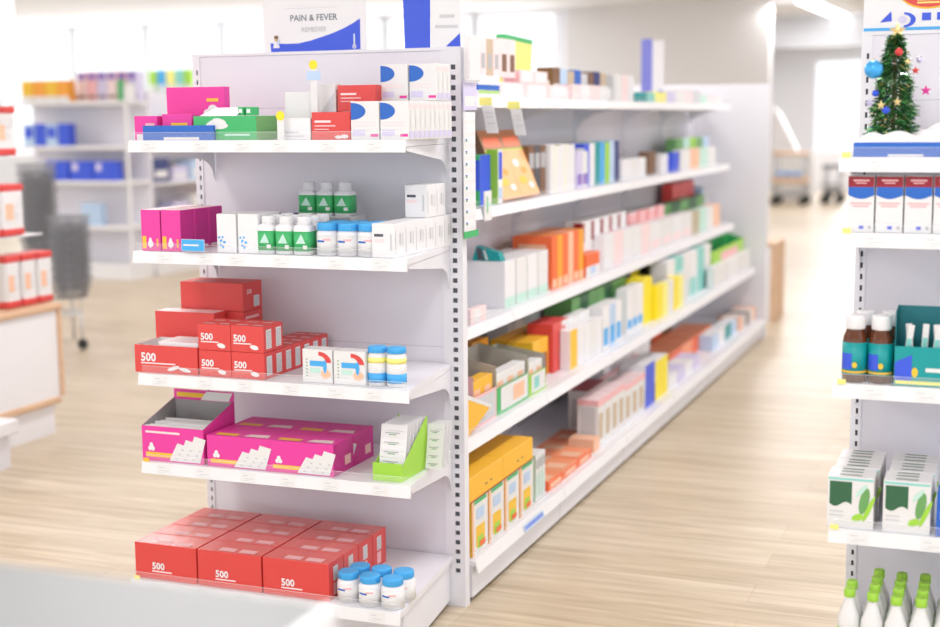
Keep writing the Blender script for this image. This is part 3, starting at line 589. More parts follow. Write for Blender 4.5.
def magbox(m, w, d, h): art_mag(m, w, d, h); on_top_mag(m, w, d, h); m.face([(w+EP, .55*d, .2*h), (w+EP, .85*d, .2*h), (w+EP, .85*d, .5*h), (w+EP, .55*d, .5*h)], 'pink')
xs4 = [Xc(207.5, y0, z), Xc(269.5, y0, z), Xc(336, y0, z)]; w4 = (xs4[2]-xs4[0])/2-.004; h4 = Zc(440, xs4[1], y0)-z; d4 = Yc(356, xs4[2], z+.07)-y0
for c in range(2):
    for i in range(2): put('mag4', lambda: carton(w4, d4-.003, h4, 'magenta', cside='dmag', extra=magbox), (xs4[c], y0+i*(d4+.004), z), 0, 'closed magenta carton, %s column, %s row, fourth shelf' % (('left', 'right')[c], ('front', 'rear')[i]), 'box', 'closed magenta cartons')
yy = EF+.03; x0, x1 = Xc(373, yy, z), Xc(402, yy, z); td = Yc(428, x1, z)-yy; h = Zc(462, x0, yy)-z; hb = Zc(415, x1, yy+td)-z; w_ = x1-x0
o = tray(w_, td, h, 'lgreen', 'lgreen', hb=hb*.55, hs0=h*.75, hs1=hb); o.location = (x0, yy, z); tag(o, 'bright lime green wedge-shaped tray at the right of the fourth shelf', 'tray')
def sachet(w, h):
    def f():
        m = MB(); n = 8
        for i in range(n):
            v0, v1 = h*i/n, h*(i+1)/n; b0, b1 = .0025*math.sin(PI*(i % 2)), 0
            m.box(0, w, 0, .0035, v0, v1-.0008, 'white')
        for i in range(5):
            zz = h*(.1+.18*i); m.face([(.15*w, -EP, zz), (.72*w, -EP, zz), (.72*w, -EP, zz+h*.02), (.15*w, -EP, zz+h*.02)], 'grey'); m.face([(.3*w, -EP, zz-h*.03), (.6*w, -EP, zz-h*.03), (.6*w, -EP, zz-h*.014), (.3*w, -EP, zz-h*.014)], 'mgreen')
        return m.build('sachet_strip')
    return f
for i in range(6):
    put('sachet', sachet(w_-.010, .165), (x0+.005, yy+.028+i*.027, z+.006), (-.20, 0, 0), 'white strip of sachets in the lime tray, %s from the front' % (ORD[i] if i else 'first'), 'sachet', 'sachets in the lime tray')
for i in range(3):
    put('sachet2', sachet(.055, .145), (x1+.006, yy+.17+i*.03, z+.004), (-.24, 0, .05), 'white strip of sachets leaning right of the lime tray, %s' % ('front', 'middle', 'rear')[i], 'sachet', 'sachets beside the lime tray')

# --- base shelf
z = ET[4]; y0 = -.578+.016
xs5 = [Xc(136, y0, z), Xc(198.5, y0, z), Xc(263.5, y0, z), Xc(329, y0, z)]; w5 = (xs5[3]-xs5[0])/3-.0035; h5 = Zc(541.5, xs5[0], y0)-z; d5 = (Yc(386, xs5[3], z+.09)-y0)/4
def big500(m, w, d, h):
    m.text('500', .26*h, (.28*w, -EP*1.5, .30*h), c='white', bold=.03); m.face([(.28*w, -EP*1.5, .22*h), (.60*w, -EP*1.5, .22*h), (.60*w, -EP*1.5, .26*h), (.28*w, -EP*1.5, .26*h)], 'lpink')
    for a in (.30, .62): m.face([(a*w, .1*d, h+EP), ((a+.25)*w, .1*d, h+EP), ((a+.25)*w, .4*d, h+EP), (a*w, .4*d, h+EP)], 'pink')
    m.face([(.5*w-.0006, 0, h+EP), (.5*w+.0006, 0, h+EP), (.5*w+.0006, d, h+EP), (.5*w-.0006, d, h+EP)], 'dred'); barcode(m, w, d, h, .3, .62, .48, .86)
    m.face([(w+EP, .3*d, .1*h), (w+EP, .6*d, .1*h), (w+EP, .6*d, .42*h), (w+EP, .3*d, .42*h)], 'pink')
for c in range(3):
    for i in range(4): put('big500', lambda: carton(w5, d5-.004, h5, ('red', .28), ctop=('redsheen', .12), extra=big500), (xs5[c], y0+i*d5, z), 0, 'big red carton marked 500 on the bottom shelf, %s column, %s row' % (('left', 'middle', 'right')[c], ('front', 'second', 'third', 'rear')[i]), 'box', 'big red 500 cartons')  # paler red puts the ceiling's reflection into the carton tops
m = MB(); m.box(0, .022, 0, .001, 0, .014, 'lyellow'); tag(m.build('shelf_sticker', None, (XL+.016, -.578-.0095, EZ[4]+.040)), 'tiny yellow sticker at the left end of the bottom shelf', 'label')
m = MB(); m.box(0, .022, 0, .001, 0, .012, 'yellow'); tag(m.build('shelf_sticker', None, (XL+.008, EF-.0095, EZ[3]+.040)), 'tiny yellow sticker below the open magenta display carton', 'label')
br5 = (Xc(360.5, y0+.02, z)-Xc(339, y0+.02, z))/2-.001; bh5 = Zc(572, Xc(349, y0+.03, z), y0+.03)-z
for i, (px, r_) in enumerate(((349, 0), (370.5, 0), (393, 0), (360.5, 1), (382, 1), (404, 1))):
    yy = y0+.03+r_*.075; wb = ('left', 'middle', 'right')[i % 3]
    yy += (.012 if i == 0 else 0)
    put('bluecap5', lambda: bottle(br5, bh5, ('sky', .3), .24, .88, 'white', 'paper', (.06, .62), extra=swoosh), (Xc(px, yy, z+.04), yy, z), 0, 'white pill bottle with blue cap, %s of the %s row on the bottom shelf' % (wb, ('front', 'rear')[r_]), 'bottle', 'blue-capped bottles on the bottom shelf')

# --- signs on top of the end unit
ys = .012; zt0 = 1.8905
x0, x1 = Xc(264, ys, zt0), Xc(367, ys, zt0); sw = x1-x0; sh = .36
root = empty('sign_board', (x0, ys, zt0)); tag(root, 'white sign reading PAIN & FEVER REMEDIES on top of the end unit', 'sign')
m = MB(); m.cbox(0, sw, 0, .003, 0, sh, 'white', b=.0008); m.box(.03, sw-.03, .003, .03, 0, .004, 'white'); m.build('card', root)
P = lambda px, py: (Xc(px, ys, zt0+.1)-x0, -.0006, Zc(py, x0+sw/2, ys)-zt0)
m = MB()
pts = [P(270.5, 52.5), P(360, 50.5), P(360, 20)]
for (a, b) in ((352, 25), (343, 29.5), (333, 33.5), (322, 37), (310, 40.5), (298, 43), (285, 43), (276, 42.5), (270, 42)): pts.append(P(a, b))
m.face(pts, 'royal'); m.build('blue_wave', root)
m = MB()
a = P(287, 21); b = P(340, 19); xd = (Vector(b)-Vector(a)).normalized()
xd = Vector((1, 0, 0))
tz = P(313, 20.5)[2]; m.text('PAIN & FEVER', .0295, (P(313.5, 20)[0], -.0009, tz), c=('dark2',), bold=.012, align='CENTER')
m.text('REMEDIES', .0215, (P(313.5, 31)[0], -.0009, P(313, 31.5)[2]), c=('grey',), bold=0, align='CENTER')
q0, q1 = P(285, 8), P(337, 8); m.face([(q0[0], -.0009, q0[2]), (q1[0], -.0009, q1[2]), (q1[0], -.0009, q1[2]+.0012), (q0[0], -.0009, q0[2]+.0012)], 'lgrey'); m.build('lettering', root)
m = MB(); cx, _, cz = P(276, 38); ellipse(m, cx, cz, .0075, .009, -.0016, 'tan'); ellipse(m, cx, cz+.006, .0085, .006, -.0020, 'brown'); m.face([(cx-.012, -.0016, cz-.03), (cx+.012, -.0016, cz-.03), (cx+.009, -.0016, cz-.009), (cx-.009, -.0016, cz-.009)], 'white')
m.face([(cx+.004, -.002, cz-.024), (cx+.016, -.002, cz-.006), (cx+.013, -.002, cz-.003), (cx+.001, -.002, cz-.016)], 'lblue'); m.build('doctor_figure', root)
m = MB(); cx, _, cz = P(354, 47.5); n = 16
for (ra, rb) in ((.0075, .0045),):
    for i in range(n):
        t0, t1 = 2*PI*i/n, 2*PI*(i+1)/n
        m.face([(cx+ra*math.cos(t0), -.0012, cz+ra*math.sin(t0)), (cx+ra*math.cos(t1), -.0012, cz+ra*math.sin(t1)), (cx+rb*math.cos(t1), -.0012, cz+rb*math.sin(t1)), (cx+rb*math.cos(t0), -.0012, cz+rb*math.sin(t0))], 'white')
m.box(cx-.003, cx+.003, -.0016, -.001, cz+.006, cz+.042, 'lblue'); m.box(cx-.0012, cx+.0012, -.002, -.0016, cz-.002, cz+.036, 'white'); m.build('thermometer_symbol', root)
# folded second sign: blue left face, white right face
x0, xm_, x1 = Xc(402, .02, zt0), Xc(430, .005, zt0), Xc(460.5, .03, zt0)
root = empty('folded_sign', (0, 0, zt0)); tag(root, 'folded sign with a blue face and a white face beside the post top', 'sign')
m = MB(); m.prism([(x0-.006, .035, .34), (x0+.004, .035, 0), (xm_, .006, 0), (xm_+.003, .006, .34)], (0, .003, 0), ('royal', .3)); m.box(x0+.02, xm_-.012, .0, .0, 0, 0, 'lblue') if False else None; m.build('blue_face', root)
m = MB(); m.prism([(xm_+.0032, .006, 0), (x1, .035, 0), (x1-.003, .035, .34), (xm_+.0035, .006, .34)], (0, .003, 0), 'white')
def onw(u, v): return (xm_+.0032+(x1-xm_-.0032)*u, .006+.029*u-.0012, v)
m.face([onw(.5, .003), onw(.98, .003), onw(.97, .045)], 'royal')
for (u0, u1, v) in ((.15, .9, .062), (.3, .8, .095)):
    m.face([onw(u0, v), onw(u1, v), onw(u1, v+.010), onw(u0, v+.010)], 'lgrey')
m.build('white_face', root)

# ------------------------------------------------------------------ goods along the aisle
LEV = ('top', 'second', 'third', 'fourth', 'lowest')
ROWS = []
def blockrow(sh, off, d, y0, y1, z0, z1): ROWS.append(dict(sh=sh, off=off, d=d, y0=y0, y1=y1, z0=z0, z1=z1, n=0))
def arow(sh, p0, p1, py, n, desc, off=.03, d=.11, gapf=.04, zb=None, jit=.0, cols=('white',), grp=None, **k):
    fx = AS[sh][0]-off; z = zb if zb else AT[sh]
    y0, y1 = Yc(p0, fx, z), Yc(p1, fx, z); y0 = max(y0, .055); y1 = min(y1, AS[sh][2]-.005)
    h = Zc(py, fx, y0)-z
    ROWS.append(dict(sh=sh, p0=p0, py=py, n=n, desc=desc, off=off, d=min(d, fx-SP-.02), gapf=gapf, z=z, y0=y0, y1=y1, h=h, jit=jit, cols=cols, k=k, z0=z, z1=z+h))
    return fx, y0, y1, z+h
def flush_rows():
    for a in ROWS:
        for b in ROWS:
            if a is b or a['sh'] != b['sh'] or min(a['z1'], b['z1'])-max(a['z0'], b['z0']) < .002: continue
            if abs(a['off']-b['off']) < .031 and a['y0'] < b['y0'] < a['y1'] and b['n'] and a['y1']-b['y0'] < .6*(b['y1']-b['y0']): b['y0'] = a['y1']+.002
            if abs(a['off']-b['off']) < .031 and a['y0'] < b['y0'] < a['y1'] and a['n'] and a['y1']-b['y0'] < .6*(a['y1']-a['y0']): a['y1'] = b['y0']-.002
    for a in ROWS:
        for b in ROWS:
            if a is b or a['sh'] != b['sh'] or b['off'] < a['off'] or (b['off'] == a['off'] and id(b) < id(a)): continue
            if min(a['z1'], b['z1'])-max(a['z0'], b['z0']) < .002 or min(a['y1'], b['y1'])-max(a['y0'], b['y0']) < .001: continue
            if b['off'] < a['off']+a['d']+.003:
                a['d'] = b['off']-a['off']-.003
        if a['d'] < .012: print('THIN', a['sh'], a.get('desc'), round(a['d'], 3))
    for a in ROWS:
        if not a['n']: continue
        sh, n, desc, cols, jit, z, h = a['sh'], a['n'], a['desc'], a['cols'], a['jit'], a['z'], a['h']; fx = AS[sh][0]-a['off']
        pitch = (a['y1']-a['y0'])/n; w_ = pitch*(1-a['gapf'])-.0005; d = max(a['d'], .01); rnd = random.Random(int(a['p0']*7+sh))
        nm = 'product_pack' if ' pack' in desc else ('slim_carton' if ('slim' in desc or 'upright' in desc) else 'medicine_carton')
        for i in range(n):
            c = cols[i % len(cols)]; hh_ = h*(1-jit*rnd.random())
            kk = dict(a['k']); kk['c'] = c if isinstance(c, str) else c[0]
            if not isinstance(c, str): kk['cfront'] = c[1]
            lab = desc+(', %s in its row' % ORD[i] if n > 1 else '')+', %s aisle shelf' % LEV[sh]
            put((sh, a['p0'], a['py'], i % len(cols) if not jit else i), (lambda hh_=hh_, kk=kk: carton(w_, d, hh_, name=nm, **kk)), (fx, a['y0']+i*pitch, z), PI/2, lab, 'box', desc+' row' if n > 1 else None)
stripe = [(.15, .85, .55, .75, 'lgrey')]
# top level
arow(0, 479, 500, 75, 2, 'white carton with blue and green bands', d=.1, front=[(.0, 1, .32, .58, 'blue'), (.0, 1, .18, .32, 'lgreen')], left=[(0, 1, .32, .58, 'blue')])
arow(0, 480, 500, 37, 3, 'pale pink picture carton stacked high', off=.05, d=.06, zb=AT[0]+.085, cols=('lpink', 'tan', 'lpink'), front=[(.2, .8, .2, .6, 'grey')])
arow(0, 500, 516, 38, 2, 'pink photo carton by the yellow-green box', off=.05, d=.06, zb=AT[0]+.085, cols=('lpink',), front=[(.25, .85, .15, .6, 'brown')])
lowt = arow(0, 500, 570, 82, 3, 'pink-white carton, lower tier', d=.08, cols=('lpink',), front=[(.15, .85, .25, .9, 'white')], left=[(.1, .9, .1, .8, 'pink')])
arow(0, 500, 548, 68, 2, 'pink-white carton, upper tier', d=.08, zb=lowt[3]+.001, cols=('lpink',), front=[(.15, .85, .25, .9, 'white')], left=[(.1, .9, .1, .8, 'pink')])
fx = AS[0][0]-.15; yy = Yc(505, fx, AT[0]); y2 = Yc(529, fx, AT[0]+.05); h = Zc(34, fx, yy)-AT[0]-.001
m = MB(); m.prism([(0, 0, 0), (y2-yy, 0, 0), ((y2-yy)*1.12, 0, h*.97), (-.01, 0, h)], (0, .04, 0), ('lyellow', .5)); m.prism([(-.01, -.001, h*.93), ((y2-yy)*1.12, -.001, h*.90), ((y2-yy)*1.12, -.001, h*.975), (-.01, -.001, h+.002)], (0, .042, 0), 'green')
blockrow(0, .145, .05, yy-.01, y2, AT[0], AT[0]+h); tag(m.build('display_box', None, (fx, yy+.012, AT[0]), PI/2), 'yellow-green box with dark green top edge, highest thing on the aisle unit', 'box')
arow(0, 553, 612, 67, 9, 'mixed dark and blue slim carton', off=.07, d=.08, jit=.12, cols=('brown', 'lblue', 'tan', 'blue', 'lgrey', 'brown', 'navy', 'tan', 'grey'), left=[(.2, .9, .1, .6, 'offwhite')], front=[(.1, .9, .1, .5, 'paper')])
arow(0, 572, 608, 84, 4, 'pale low carton below the slim ones', off=.02, d=.045, cols=('lpink', 'white'))
arow(0, 612, 634, 74, 3, 'peach-white carton', off=.05, d=.1, cols=('paper', 'lpink', 'white'))
arow(0, 637, 655, 92, 2, 'small teal carton', off=.02, d=.06, cols=('teal', 'lteal'))
arow(0, 657, 722, 88, 8, 'little mixed pale carton', off=.03, d=.08, jit=.35, cols=('lyellow', 'lilac', 'paper', 'lpink', 'lgrey', 'mint', 'lpink', 'paper'))
# second level
arow(1, 478, 487, 150, 1, 'blue packet beside the post', off=.08, d=.05, c='royal' if False else 'white', cols=('royal',), front=[(.1, .9, .5, .8, 'lblue')]) if False else None
def rowkw(): return dict(front=[(.15, .85, .2, .3, 'lgrey')])
arow(1, 480, 491, 155, 1, 'blue and green packet beside the post', off=.05, d=.04, cols=(('green', 'royal'),), left=[(0, 1, .3, .9, 'royal')])
arow(1, 492, 505, 150, 1, 'white packet with blue picture', off=.02, d=.05, cols=(('lgreen', 'white'),), front=[(.15, .9, .45, .95, 'royal'), (.15, .9, .1, .3, 'lblue')], left=[(0, 1, 0, 1, 'lgreen')])
# two tilted orange display cartons
for i, (pa, pb) in enumerate(((505, 524), (524, 543))):
    fx = AS[1][0]-.012; ya = Yc(pa, fx, AT[1]); yb = Yc(pb, fx, AT[1]); h = .305; w_ = yb-ya-.004
    def f(w_=w_, h=h):
        m = MB(); m.cbox(0, w_, 0, .035, 0, h, ('peach', .4), cfront='apricot', cleft='brown', ctop='brown')
        m.face([(0, -EP, .70*h), (w_, -EP, .70*h), (w_, -EP, h), (0, -EP, h)], 'rust')
        m.face([(0, -EP*1.3, .70*h), (w_, -EP*1.3, .70*h), (w_, -EP*1.3, .72*h), (0, -EP*1.3, .72*h)], 'lgreen')
        m.face([(.1*w_, -EP*1.5, .76*h), (.9*w_, -EP*1.5, .76*h), (.9*w_, -EP*1.5, .9*h), (.1*w_, -EP*1.5, .9*h)], 'rorange')
        for (u, v, a, b, c) in ((.3, .5, .16, .06, 'paper'), (.6, .38, .14, .05, 'orange'), (.35, .24, .2, .06, 'yellow'), (.7, .15, .14, .05, 'paper')): ellipse(m, u*w_, v*h, a*w_, b*h, -EP*1.6, c)
        return m.build('display_carton')
    blockrow(1, .0, .16, ya, yb, AT[1], AT[1]+.3); put('tiltbox', f, (fx-.004, ya, AT[1]+.0145), (-.40, 0, PI/2), 'peach display carton with brown top leaning back, %s of the leaning pair' % ('nearer', 'farther')[i], 'box', 'leaning peach cartons')
for i, (pa, pt) in enumerate(((479, 97.5), (507.5, 101.5))):
    fx = AS[0][0]+.02; yy = Yc(pa, fx, 1.73); zt_ = Zc(pt, fx, yy)
    m = MB(); m.box(0, .052, 0, .0015, -.030, 0, 'lyellow')
    n0 = len(m.v); m.box(.004, .052, .001, .0025, -.135, -.0305, 'paper')
    for v in (-.06, -.075, -.10): m.box(.014, .044, .0002, .001, v, v+.004, 'lgrey')
    m.xf(Matrix.Shear('XZ', 4, (-.18, 0)) if False else Matrix(((1, 0, -.2, 0), (0, 1, 0, 0), (0, 0, 1, 0), (0, 0, 0, 1))), n0)
    tag(m.build('hanging_price_tag', None, (fx, yy, zt_)), 'white price ticket under a yellow flag hanging from the top aisle shelf, %s' % ('by the post', 'farther one')[i], 'price tag')
arow(1, 529, 546, 146, 3, 'dark brown slim carton', off=.07, d=.08, cols=('brown', 'dark', 'brown'), front=[(.1, .9, .55, .85, 'grey')])
arow(1, 546, 575, 145, 5, 'upright white carton with pale yellow edge', off=.05, d=.09, cols=(('white', 'paper'), ('lyellow', 'paper')), jit=.04)
arow(1, 576, 588, 152, 2, 'lilac and white carton', off=.04, d=.07, cols=('lilac', 'paper'), front=[(.1, .9, .1, .4, 'purple')])
arow(1, 584, 619, 142, 7, 'upright blue or green slim carton', off=.06, d=.09, cols=('royal', 'white', 'teal', 'sky', 'lgreen', 'lblue', 'navy'), jit=.05, left=[(0, .5, .1, .9, 'white')])
arow(1, 622, 646, 160, 3, 'small white pack', off=.05, d=.07, cols=('white', 'offwhite'))
arow(1, 648, 656, 152, 1, 'brown pack', off=.09, d=.06, cols=('brown',))
arow(1, 656, 668, 155, 2, 'low white pack behind', off=.06, d=.06, cols=('white',))
arow(1, 669, 679, 153, 1, 'small blue-violet pack', off=.03, d=.04, cols=('royal',))
arow(1, 681, 716, 150, 4, 'pale peach pack', off=.03, d=.06, cols=('paper', 'peach', 'mint', 'paper'))
arow(1, 676, 714, 139, 5, 'green patterned carton at the back', off=.14, d=.07, cols=('mgreen', 'mint', 'lgreen', 'mgreen', 'lblue'))
# third level
arow(2, 505, 549, 262, 4, 'tall plain white carton', off=.04, d=.20, cols=('white', 'paper'), gapf=.10, front=[(.0, 1, .0, .22, 'mint')])
arow(2, 552, 584, 237, 6, 'upright red-orange carton', off=.04, d=.19, cols=('rorange', 'orange', 'rorange', 'peach'), gapf=.07, left=[(.15, .85, .55, .85, 'peach')], front=[(.1, .9, .05, .2, 'peach')])
arow(2, 583, 600, 256, 1, 'low orange carton with white lower half', off=.03, d=.06, cols=('rorange',), front=[(0, 1, 0, .45, 'white'), (.3, .7, .1, .4, 'lblue')])
arow(2, 582, 626, 222, 5, 'white carton with dark red top band', off=.10, d=.09, cols=('white',), front=[(0, .25, .6, .97, 'dred'), (.2, .8, .2, .4, 'lgrey')], left=[(.0, .5, .6, .97, 'dred')])
arow(2, 604, 650, 236, 5, 'pale white and pink carton', off=.04, d=.06, cols=('white', 'lpink', 'white'))
arow(2, 627, 664, 214, 4, 'pink striped carton', off=.12, d=.08, cols=('lpink', 'pink'), front=[(0, 1, .7, .95, 'pink'), (0, .15, 0, 1, 'red')])
arow(2, 650, 692, 224, 4, 'white pack on the far half', off=.04, d=.08, cols=('white', 'paper'), front=[(.1, .9, .1, .4, 'lpink')])
arow(2, 652, 704, 208, 6, 'dark green carton at the back', off=.16, d=.1, cols=('dgreen', 'mgreen'), ctop='dgreen')
arow(2, 692, 720, 212, 4, 'small cream and green pack', off=.05, d=.08, cols=('khaki', 'mint', 'paper', 'peach'))
fx = AS[2][0]-.20
arow(2, 672, 694, 184, 1, 'tall red tub', off=.22, d=.07, cols=('red',), front=[(.3, .7, .2, .7, 'pink')])
arow(2, 697, 722, 188, 3, 'grey tall pack', off=.18, d=.07, cols=('lblue', 'lgrey', 'lgrey'))
# teal bag, small trinket
yy = Yc(505, AS[2][0]-.04, AT[2])+.006; zz = AT[2]+(Zc(262, AS[2][0]-.04, yy-.006)-AT[2])+.001; xa = max(Xc(472, yy, zz), AS[2][0]-.235)
m = MB(); w_ = .13
m.prism([(0, 0, 0), (w_, 0, 0), (w_*.9, 0, .035), (.02, 0, .062)], (0, .05, 0), ('teal', .25)); m.face([(w_*.2, -EP, .004), (w_*.42, -EP, .004), (w_*.32, -EP, .05), (w_*.14, -EP, .055)], 'dark'); m.face([(w_*.48, -EP, .004), (w_*.55, -EP, .004), (w_*.45, -EP, .045), (w_*.38, -EP, .047)], 'paper')
tag(m.build('foil_pouch', None, (xa, yy, zz)), 'teal foil pouch lying on the nearest tall plain white carton', 'pouch')
arow(2, 471, 487, 310, 1, 'low pink and white pack at the near end', off=.008, d=.03, cols=('lpink',), front=[(.2, .6, .1, .9, 'white')])
arow(2, 472, 488, 288, 1, 'small black and brown pack', off=.04, d=.0095, cols=('brown',), front=[(.1, .6, .3, .8, 'dark'), (.6, .9, .4, .8, 'lilac')], zb=AT[2]+.0005) if False else None
# fourth level
Z4 = AT[3]
arow(3, 472, 489, 344, 2, 'amber carton stacked at the back near the post', off=.30, d=.1, cols=('orange',))
arow(3, 505, 540, 341, 6, 'amber carton in the back rank', off=.26, d=.1, cols=('amber', 'orange'), gapf=.06, ctop='amber', front=[(.1, .9, .1, .3, 'brown')])
arow(3, 533, 560, 343, 2, 'amber carton above a purple-brown panel', off=.12, d=.12, cols=('amber',), front=[(.0, .8, .0, .62, 'dred'), (.2, .6, .1, .4, 'purple')], left=[(.1, .9, 0, .5, 'card')])
# open cardboard trays
def atray(p0, p1, py, c, lin, off, d, desc, hbf=1.1, front=(), fill=None):
    fx = AS[3][0]-off; y0 = max(Yc(p0, fx, Z4), .056); y1 = Yc(p1, fx, Z4); w_ = y1-y0-.004; h = Zc(py, fx, y0)-Z4
    blockrow(3, off, d, y0, y1, Z4, Z4+h*hbf); o = tray(w_, d, h*.55, c, lin, hb=h*hbf, hs0=h*.9, hs1=h*hbf, front=front); o.location = (fx, y0, Z4); o.rotation_euler = (0, 0, PI/2); tag(o, desc, 'tray'); return fx, y0, w_, h
arow4 = atray(474, 497, 372, 'pink', 'card', .03, .215, 'pink-edged open cardboard tray nearest the post on the fourth aisle shelf', front=[(.1, .95, .1, .92, 'lgrey')])
f4 = atray(497, 529, 366, 'green', 'card', .03, .215, 'green-edged open cardboard tray, second from the post', front=[(.12, .97, .12, .95, 'paper'), (.5, .85, .25, .8, 'peach')])
f5 = atray(529, 546, 358, 'lgreen', 'card', .03, .215, 'narrow light green open tray, third from the post', front=[(.15, .95, .12, .95, 'paper'), (.3, .6, .25, .8, 'lteal')])
for j, (fx, y0, w_, h) in enumerate((arow4, f4, f5)):
    n = (2, 3, 2)[j]; pw = (w_-.02)/n
    for i in range(n):
        put(('fill', j), lambda: carton(pw-.002, .05, h*.78, 'paper' if j else 'amber', cleft='orange', front=[(.2, .8, .5, .8, 'peach'), (.2, .8, .2, .35, 'lgreen')]), (fx-.012, y0+.010+i*pw, Z4+.003), PI/2, 'small carton inside the %s open tray, %s from the near side' % (('pink-edged', 'green-edged', 'narrow light green')[j], ORD[i] if i else 'first'), 'box', 'cartons in the open trays')
# yellow bag with white cord at near end
fx = AS[3][0]-.01; y0 = .06; w_ = Yc(490, fx, Z4)-y0
m = MB(); m.prism([(0, 0, 0), (w_*.45, 0, 0), (w_, 0, .062), (w_*.15, 0, .17), (0, 0, .17)], (0, .012, 0), ('amber', .4)); 
m.prism([(w_, -.001, .062), (w_*1.06, -.001, .066), (w_*.2, -.001, .18), (w_*.14, -.001, .17)], (0, .014, 0), 'paper')
ob = m.build('gift_tag', None, (fx, y0, Z4+.001), PI/2); tag(ob, 'tilted yellow card with white edge hanging beside the post', 'card')
m = MB(); m.tube([(0, .02+.022*math.cos(2*PI*i/16), .022*math.sin(2*PI*i/16)) for i in range(17)], .0015, 'paper', 6)
m.build('cord_loop', ob, (.01 if False else w_*.1, -.004, .175), PI/2)
arow(3, 508, 560, 322, 7, 'grey-white upright book-like carton at the back', off=.33, d=.1, cols=('lgrey', 'offwhite'))
arow(3, 553, 570, 325, 2, 'tall red carton', off=.10, d=.12, cols=('red', ('red', 'paper')), front=[(.1, .4, .1, .9, 'red')])
arow(3, 570, 585, 331, 2, 'tall yellow and white carton', off=.05, d=.12, cols=(('white', 'yellow'), 'white'))
arow(3, 566, 590, 320, 4, 'tall white carton in the middle rank', off=.11, d=.05, cols=('white', 'offwhite'))
arow(3, 585, 602, 325, 3, 'slim white carton', off=.05, d=.1, cols=('white', 'paper'))
arow(3, 603, 622, 308, 3, 'white and blue pack', off=.05, d=.08, cols=('white', ('white', 'lblue')), front=[(.1, .8, .1, .5, 'sky')])
arow(3, 572, 626, 299, 7, 'green carton in the rear rank', off=.17, d=.14, cols=('mgreen', 'dgreen', 'mgreen'), ctop='mgreen', front=[(.1, .9, .5, .7, 'mint')])
arow(3, 627, 643, 290, 3, 'white upright carton before the yellow ones', off=.07, d=.06, cols=('white', 'offwhite'), front=[(.1, .9, .1, .3, 'sky')])
arow(3, 641, 652, 281, 2, 'tall bright yellow carton', off=.07, d=.14, cols=('bright_yellow',), left=[(.2, .8, .7, .9, 'lyellow')])
arow(3, 612, 656, 277, 5, 'yellow carton with black top at the back', off=.27, d=.12, cols=('bright_yellow', 'dark'), ctop='dark')
arow(3, 653, 688, 288, 6, 'low yellow carton', off=.04, d=.1, cols=('bright_yellow', 'lyellow', 'paper'), jit=.1)
arow(3, 656, 700, 266, 5, 'white and grey carton in the far back rank', off=.22, d=.1, cols=('offwhite', 'lgrey', 'paper'))
arow(3, 667, 711, 262, 6, 'white and teal upright carton', off=.09, d=.1, cols=('white', 'lteal', 'paper'), front=[(0, .8, 0, .4, 'lteal')])
fx = AS[3][0]-.08; y0, y1 = Yc(712, fx, Z4), Yc(743, fx, Z4); h = Zc(252, fx, y0)-Z4
blockrow(3, .08, .2, y0, y1, Z4, Z4+h*1.15); o = tray(y1-y0, .13, h, 'lgreen', 'green', hb=h*1.15, front=[(.25, .8, .4, .85, 'pink')]); o.location = (fx, y0, Z4); o.rotation_euler = (0, 0, PI/2); tag(o, 'lime green tray with a pink panel at the far end of the fourth aisle shelf', 'tray')
arow(3, 714, 752, 268, 3, 'flat pale pack before the lime tray', off=.02, d=.05, cols=('paper', 'white'))
# lowest level
Z5 = AT[4]
fxr = arow(4, 472, 534, 503, 4, 'fruit picture carton with orange and green print', off=.02, d=.10, cols=(('amber', 'paper'), ('amber', 'offwhite')), gapf=.05, front=[(.25, .8, .12, .50, 'yellow'), (.35, .7, .08, .30, 'lgreen'), (.12, .9, .92, .99, 'green'), (.3, .75, .62, .82, 'lblue'), (0, .12, 0, 1, 'peach'), (.45, .8, .10, .2, 'rorange')])
fx = AS[4][0]-.018; ya = .06; yb = Yc(533, fx, Z5+.2)
zlow = fxr[3]+.001; ah = Zc(479, fx, .07)-zlow
blockrow(4, .018, .20, ya, yb, zlow, zlow+ah)
for i in range(2):
    ww_ = (yb-ya)/2
    put('amberbig', lambda: carton(ww_-.004, .20, ah, ('amber', .45), front=[(.45, .52, .35, .42, 'brown'), (.6, .66, .38, .44, 'brown'), (0, 1, .0, .05, 'dred')]), (fx, ya+i*ww_, zlow), PI/2, 'large amber carton laid on the fruit picture cartons, %s' % ('nearer', 'farther')[i], 'box', 'large amber cartons')
arow(4, 478, 512, 464, 1, 'brown and orange carton behind the amber ones', off=.25, d=.14, cols=('brown',), ctop='rorange')
fx = AS[4][0]-.03; y0 = Yc(535, fx, Z5); blockrow(4, .03, .1, y0, y0+.14, Z5, Z5+.19)
for i in range(3):
    put('lean', lambda: carton(.035, .10, .19, 'paper', cleft='mint', front=[(.2, .8, .1, .6, 'mint'), (.1, .9, .7, .9, 'grey')]), (fx, y0+.012+i*.042, Z5+.001), (0, 0, PI/2), 'white and mint booklet carton standing beside the amber cartons, %s' % ORD[i], 'box', 'white and mint cartons')
arow(4, 549, 592, 482, 3, 'flat orange and white pack, front tier', off=.03, d=.12, cols=('rorange', ('peach', 'rorange')), ctop='salmon', front=[(.1, .8, .2, .7, 'peach')], top=[(.1, .5, .1, .8, 'peach')])
arow(4, 549, 590, 462, 3, 'flat orange and white pack, rear tier', off=.17, d=.14, cols=('rorange', 'salmon'), ctop='salmon', top=[(.1, .5, .1, .8, 'peach')])
arow(4, 594, 600, 440, 1, 'slim orange-white pack', off=.04, d=.12, cols=('peach',))
tkw = dict(ctop='lpink', left=[(.15, .85, .1, .85, 'lgrey'), (.0, 1, .88, 1, 'pink')], front=[(.1, .7, .15, .7, 'tan'), (.0, 1, .85, 1, 'pink')])
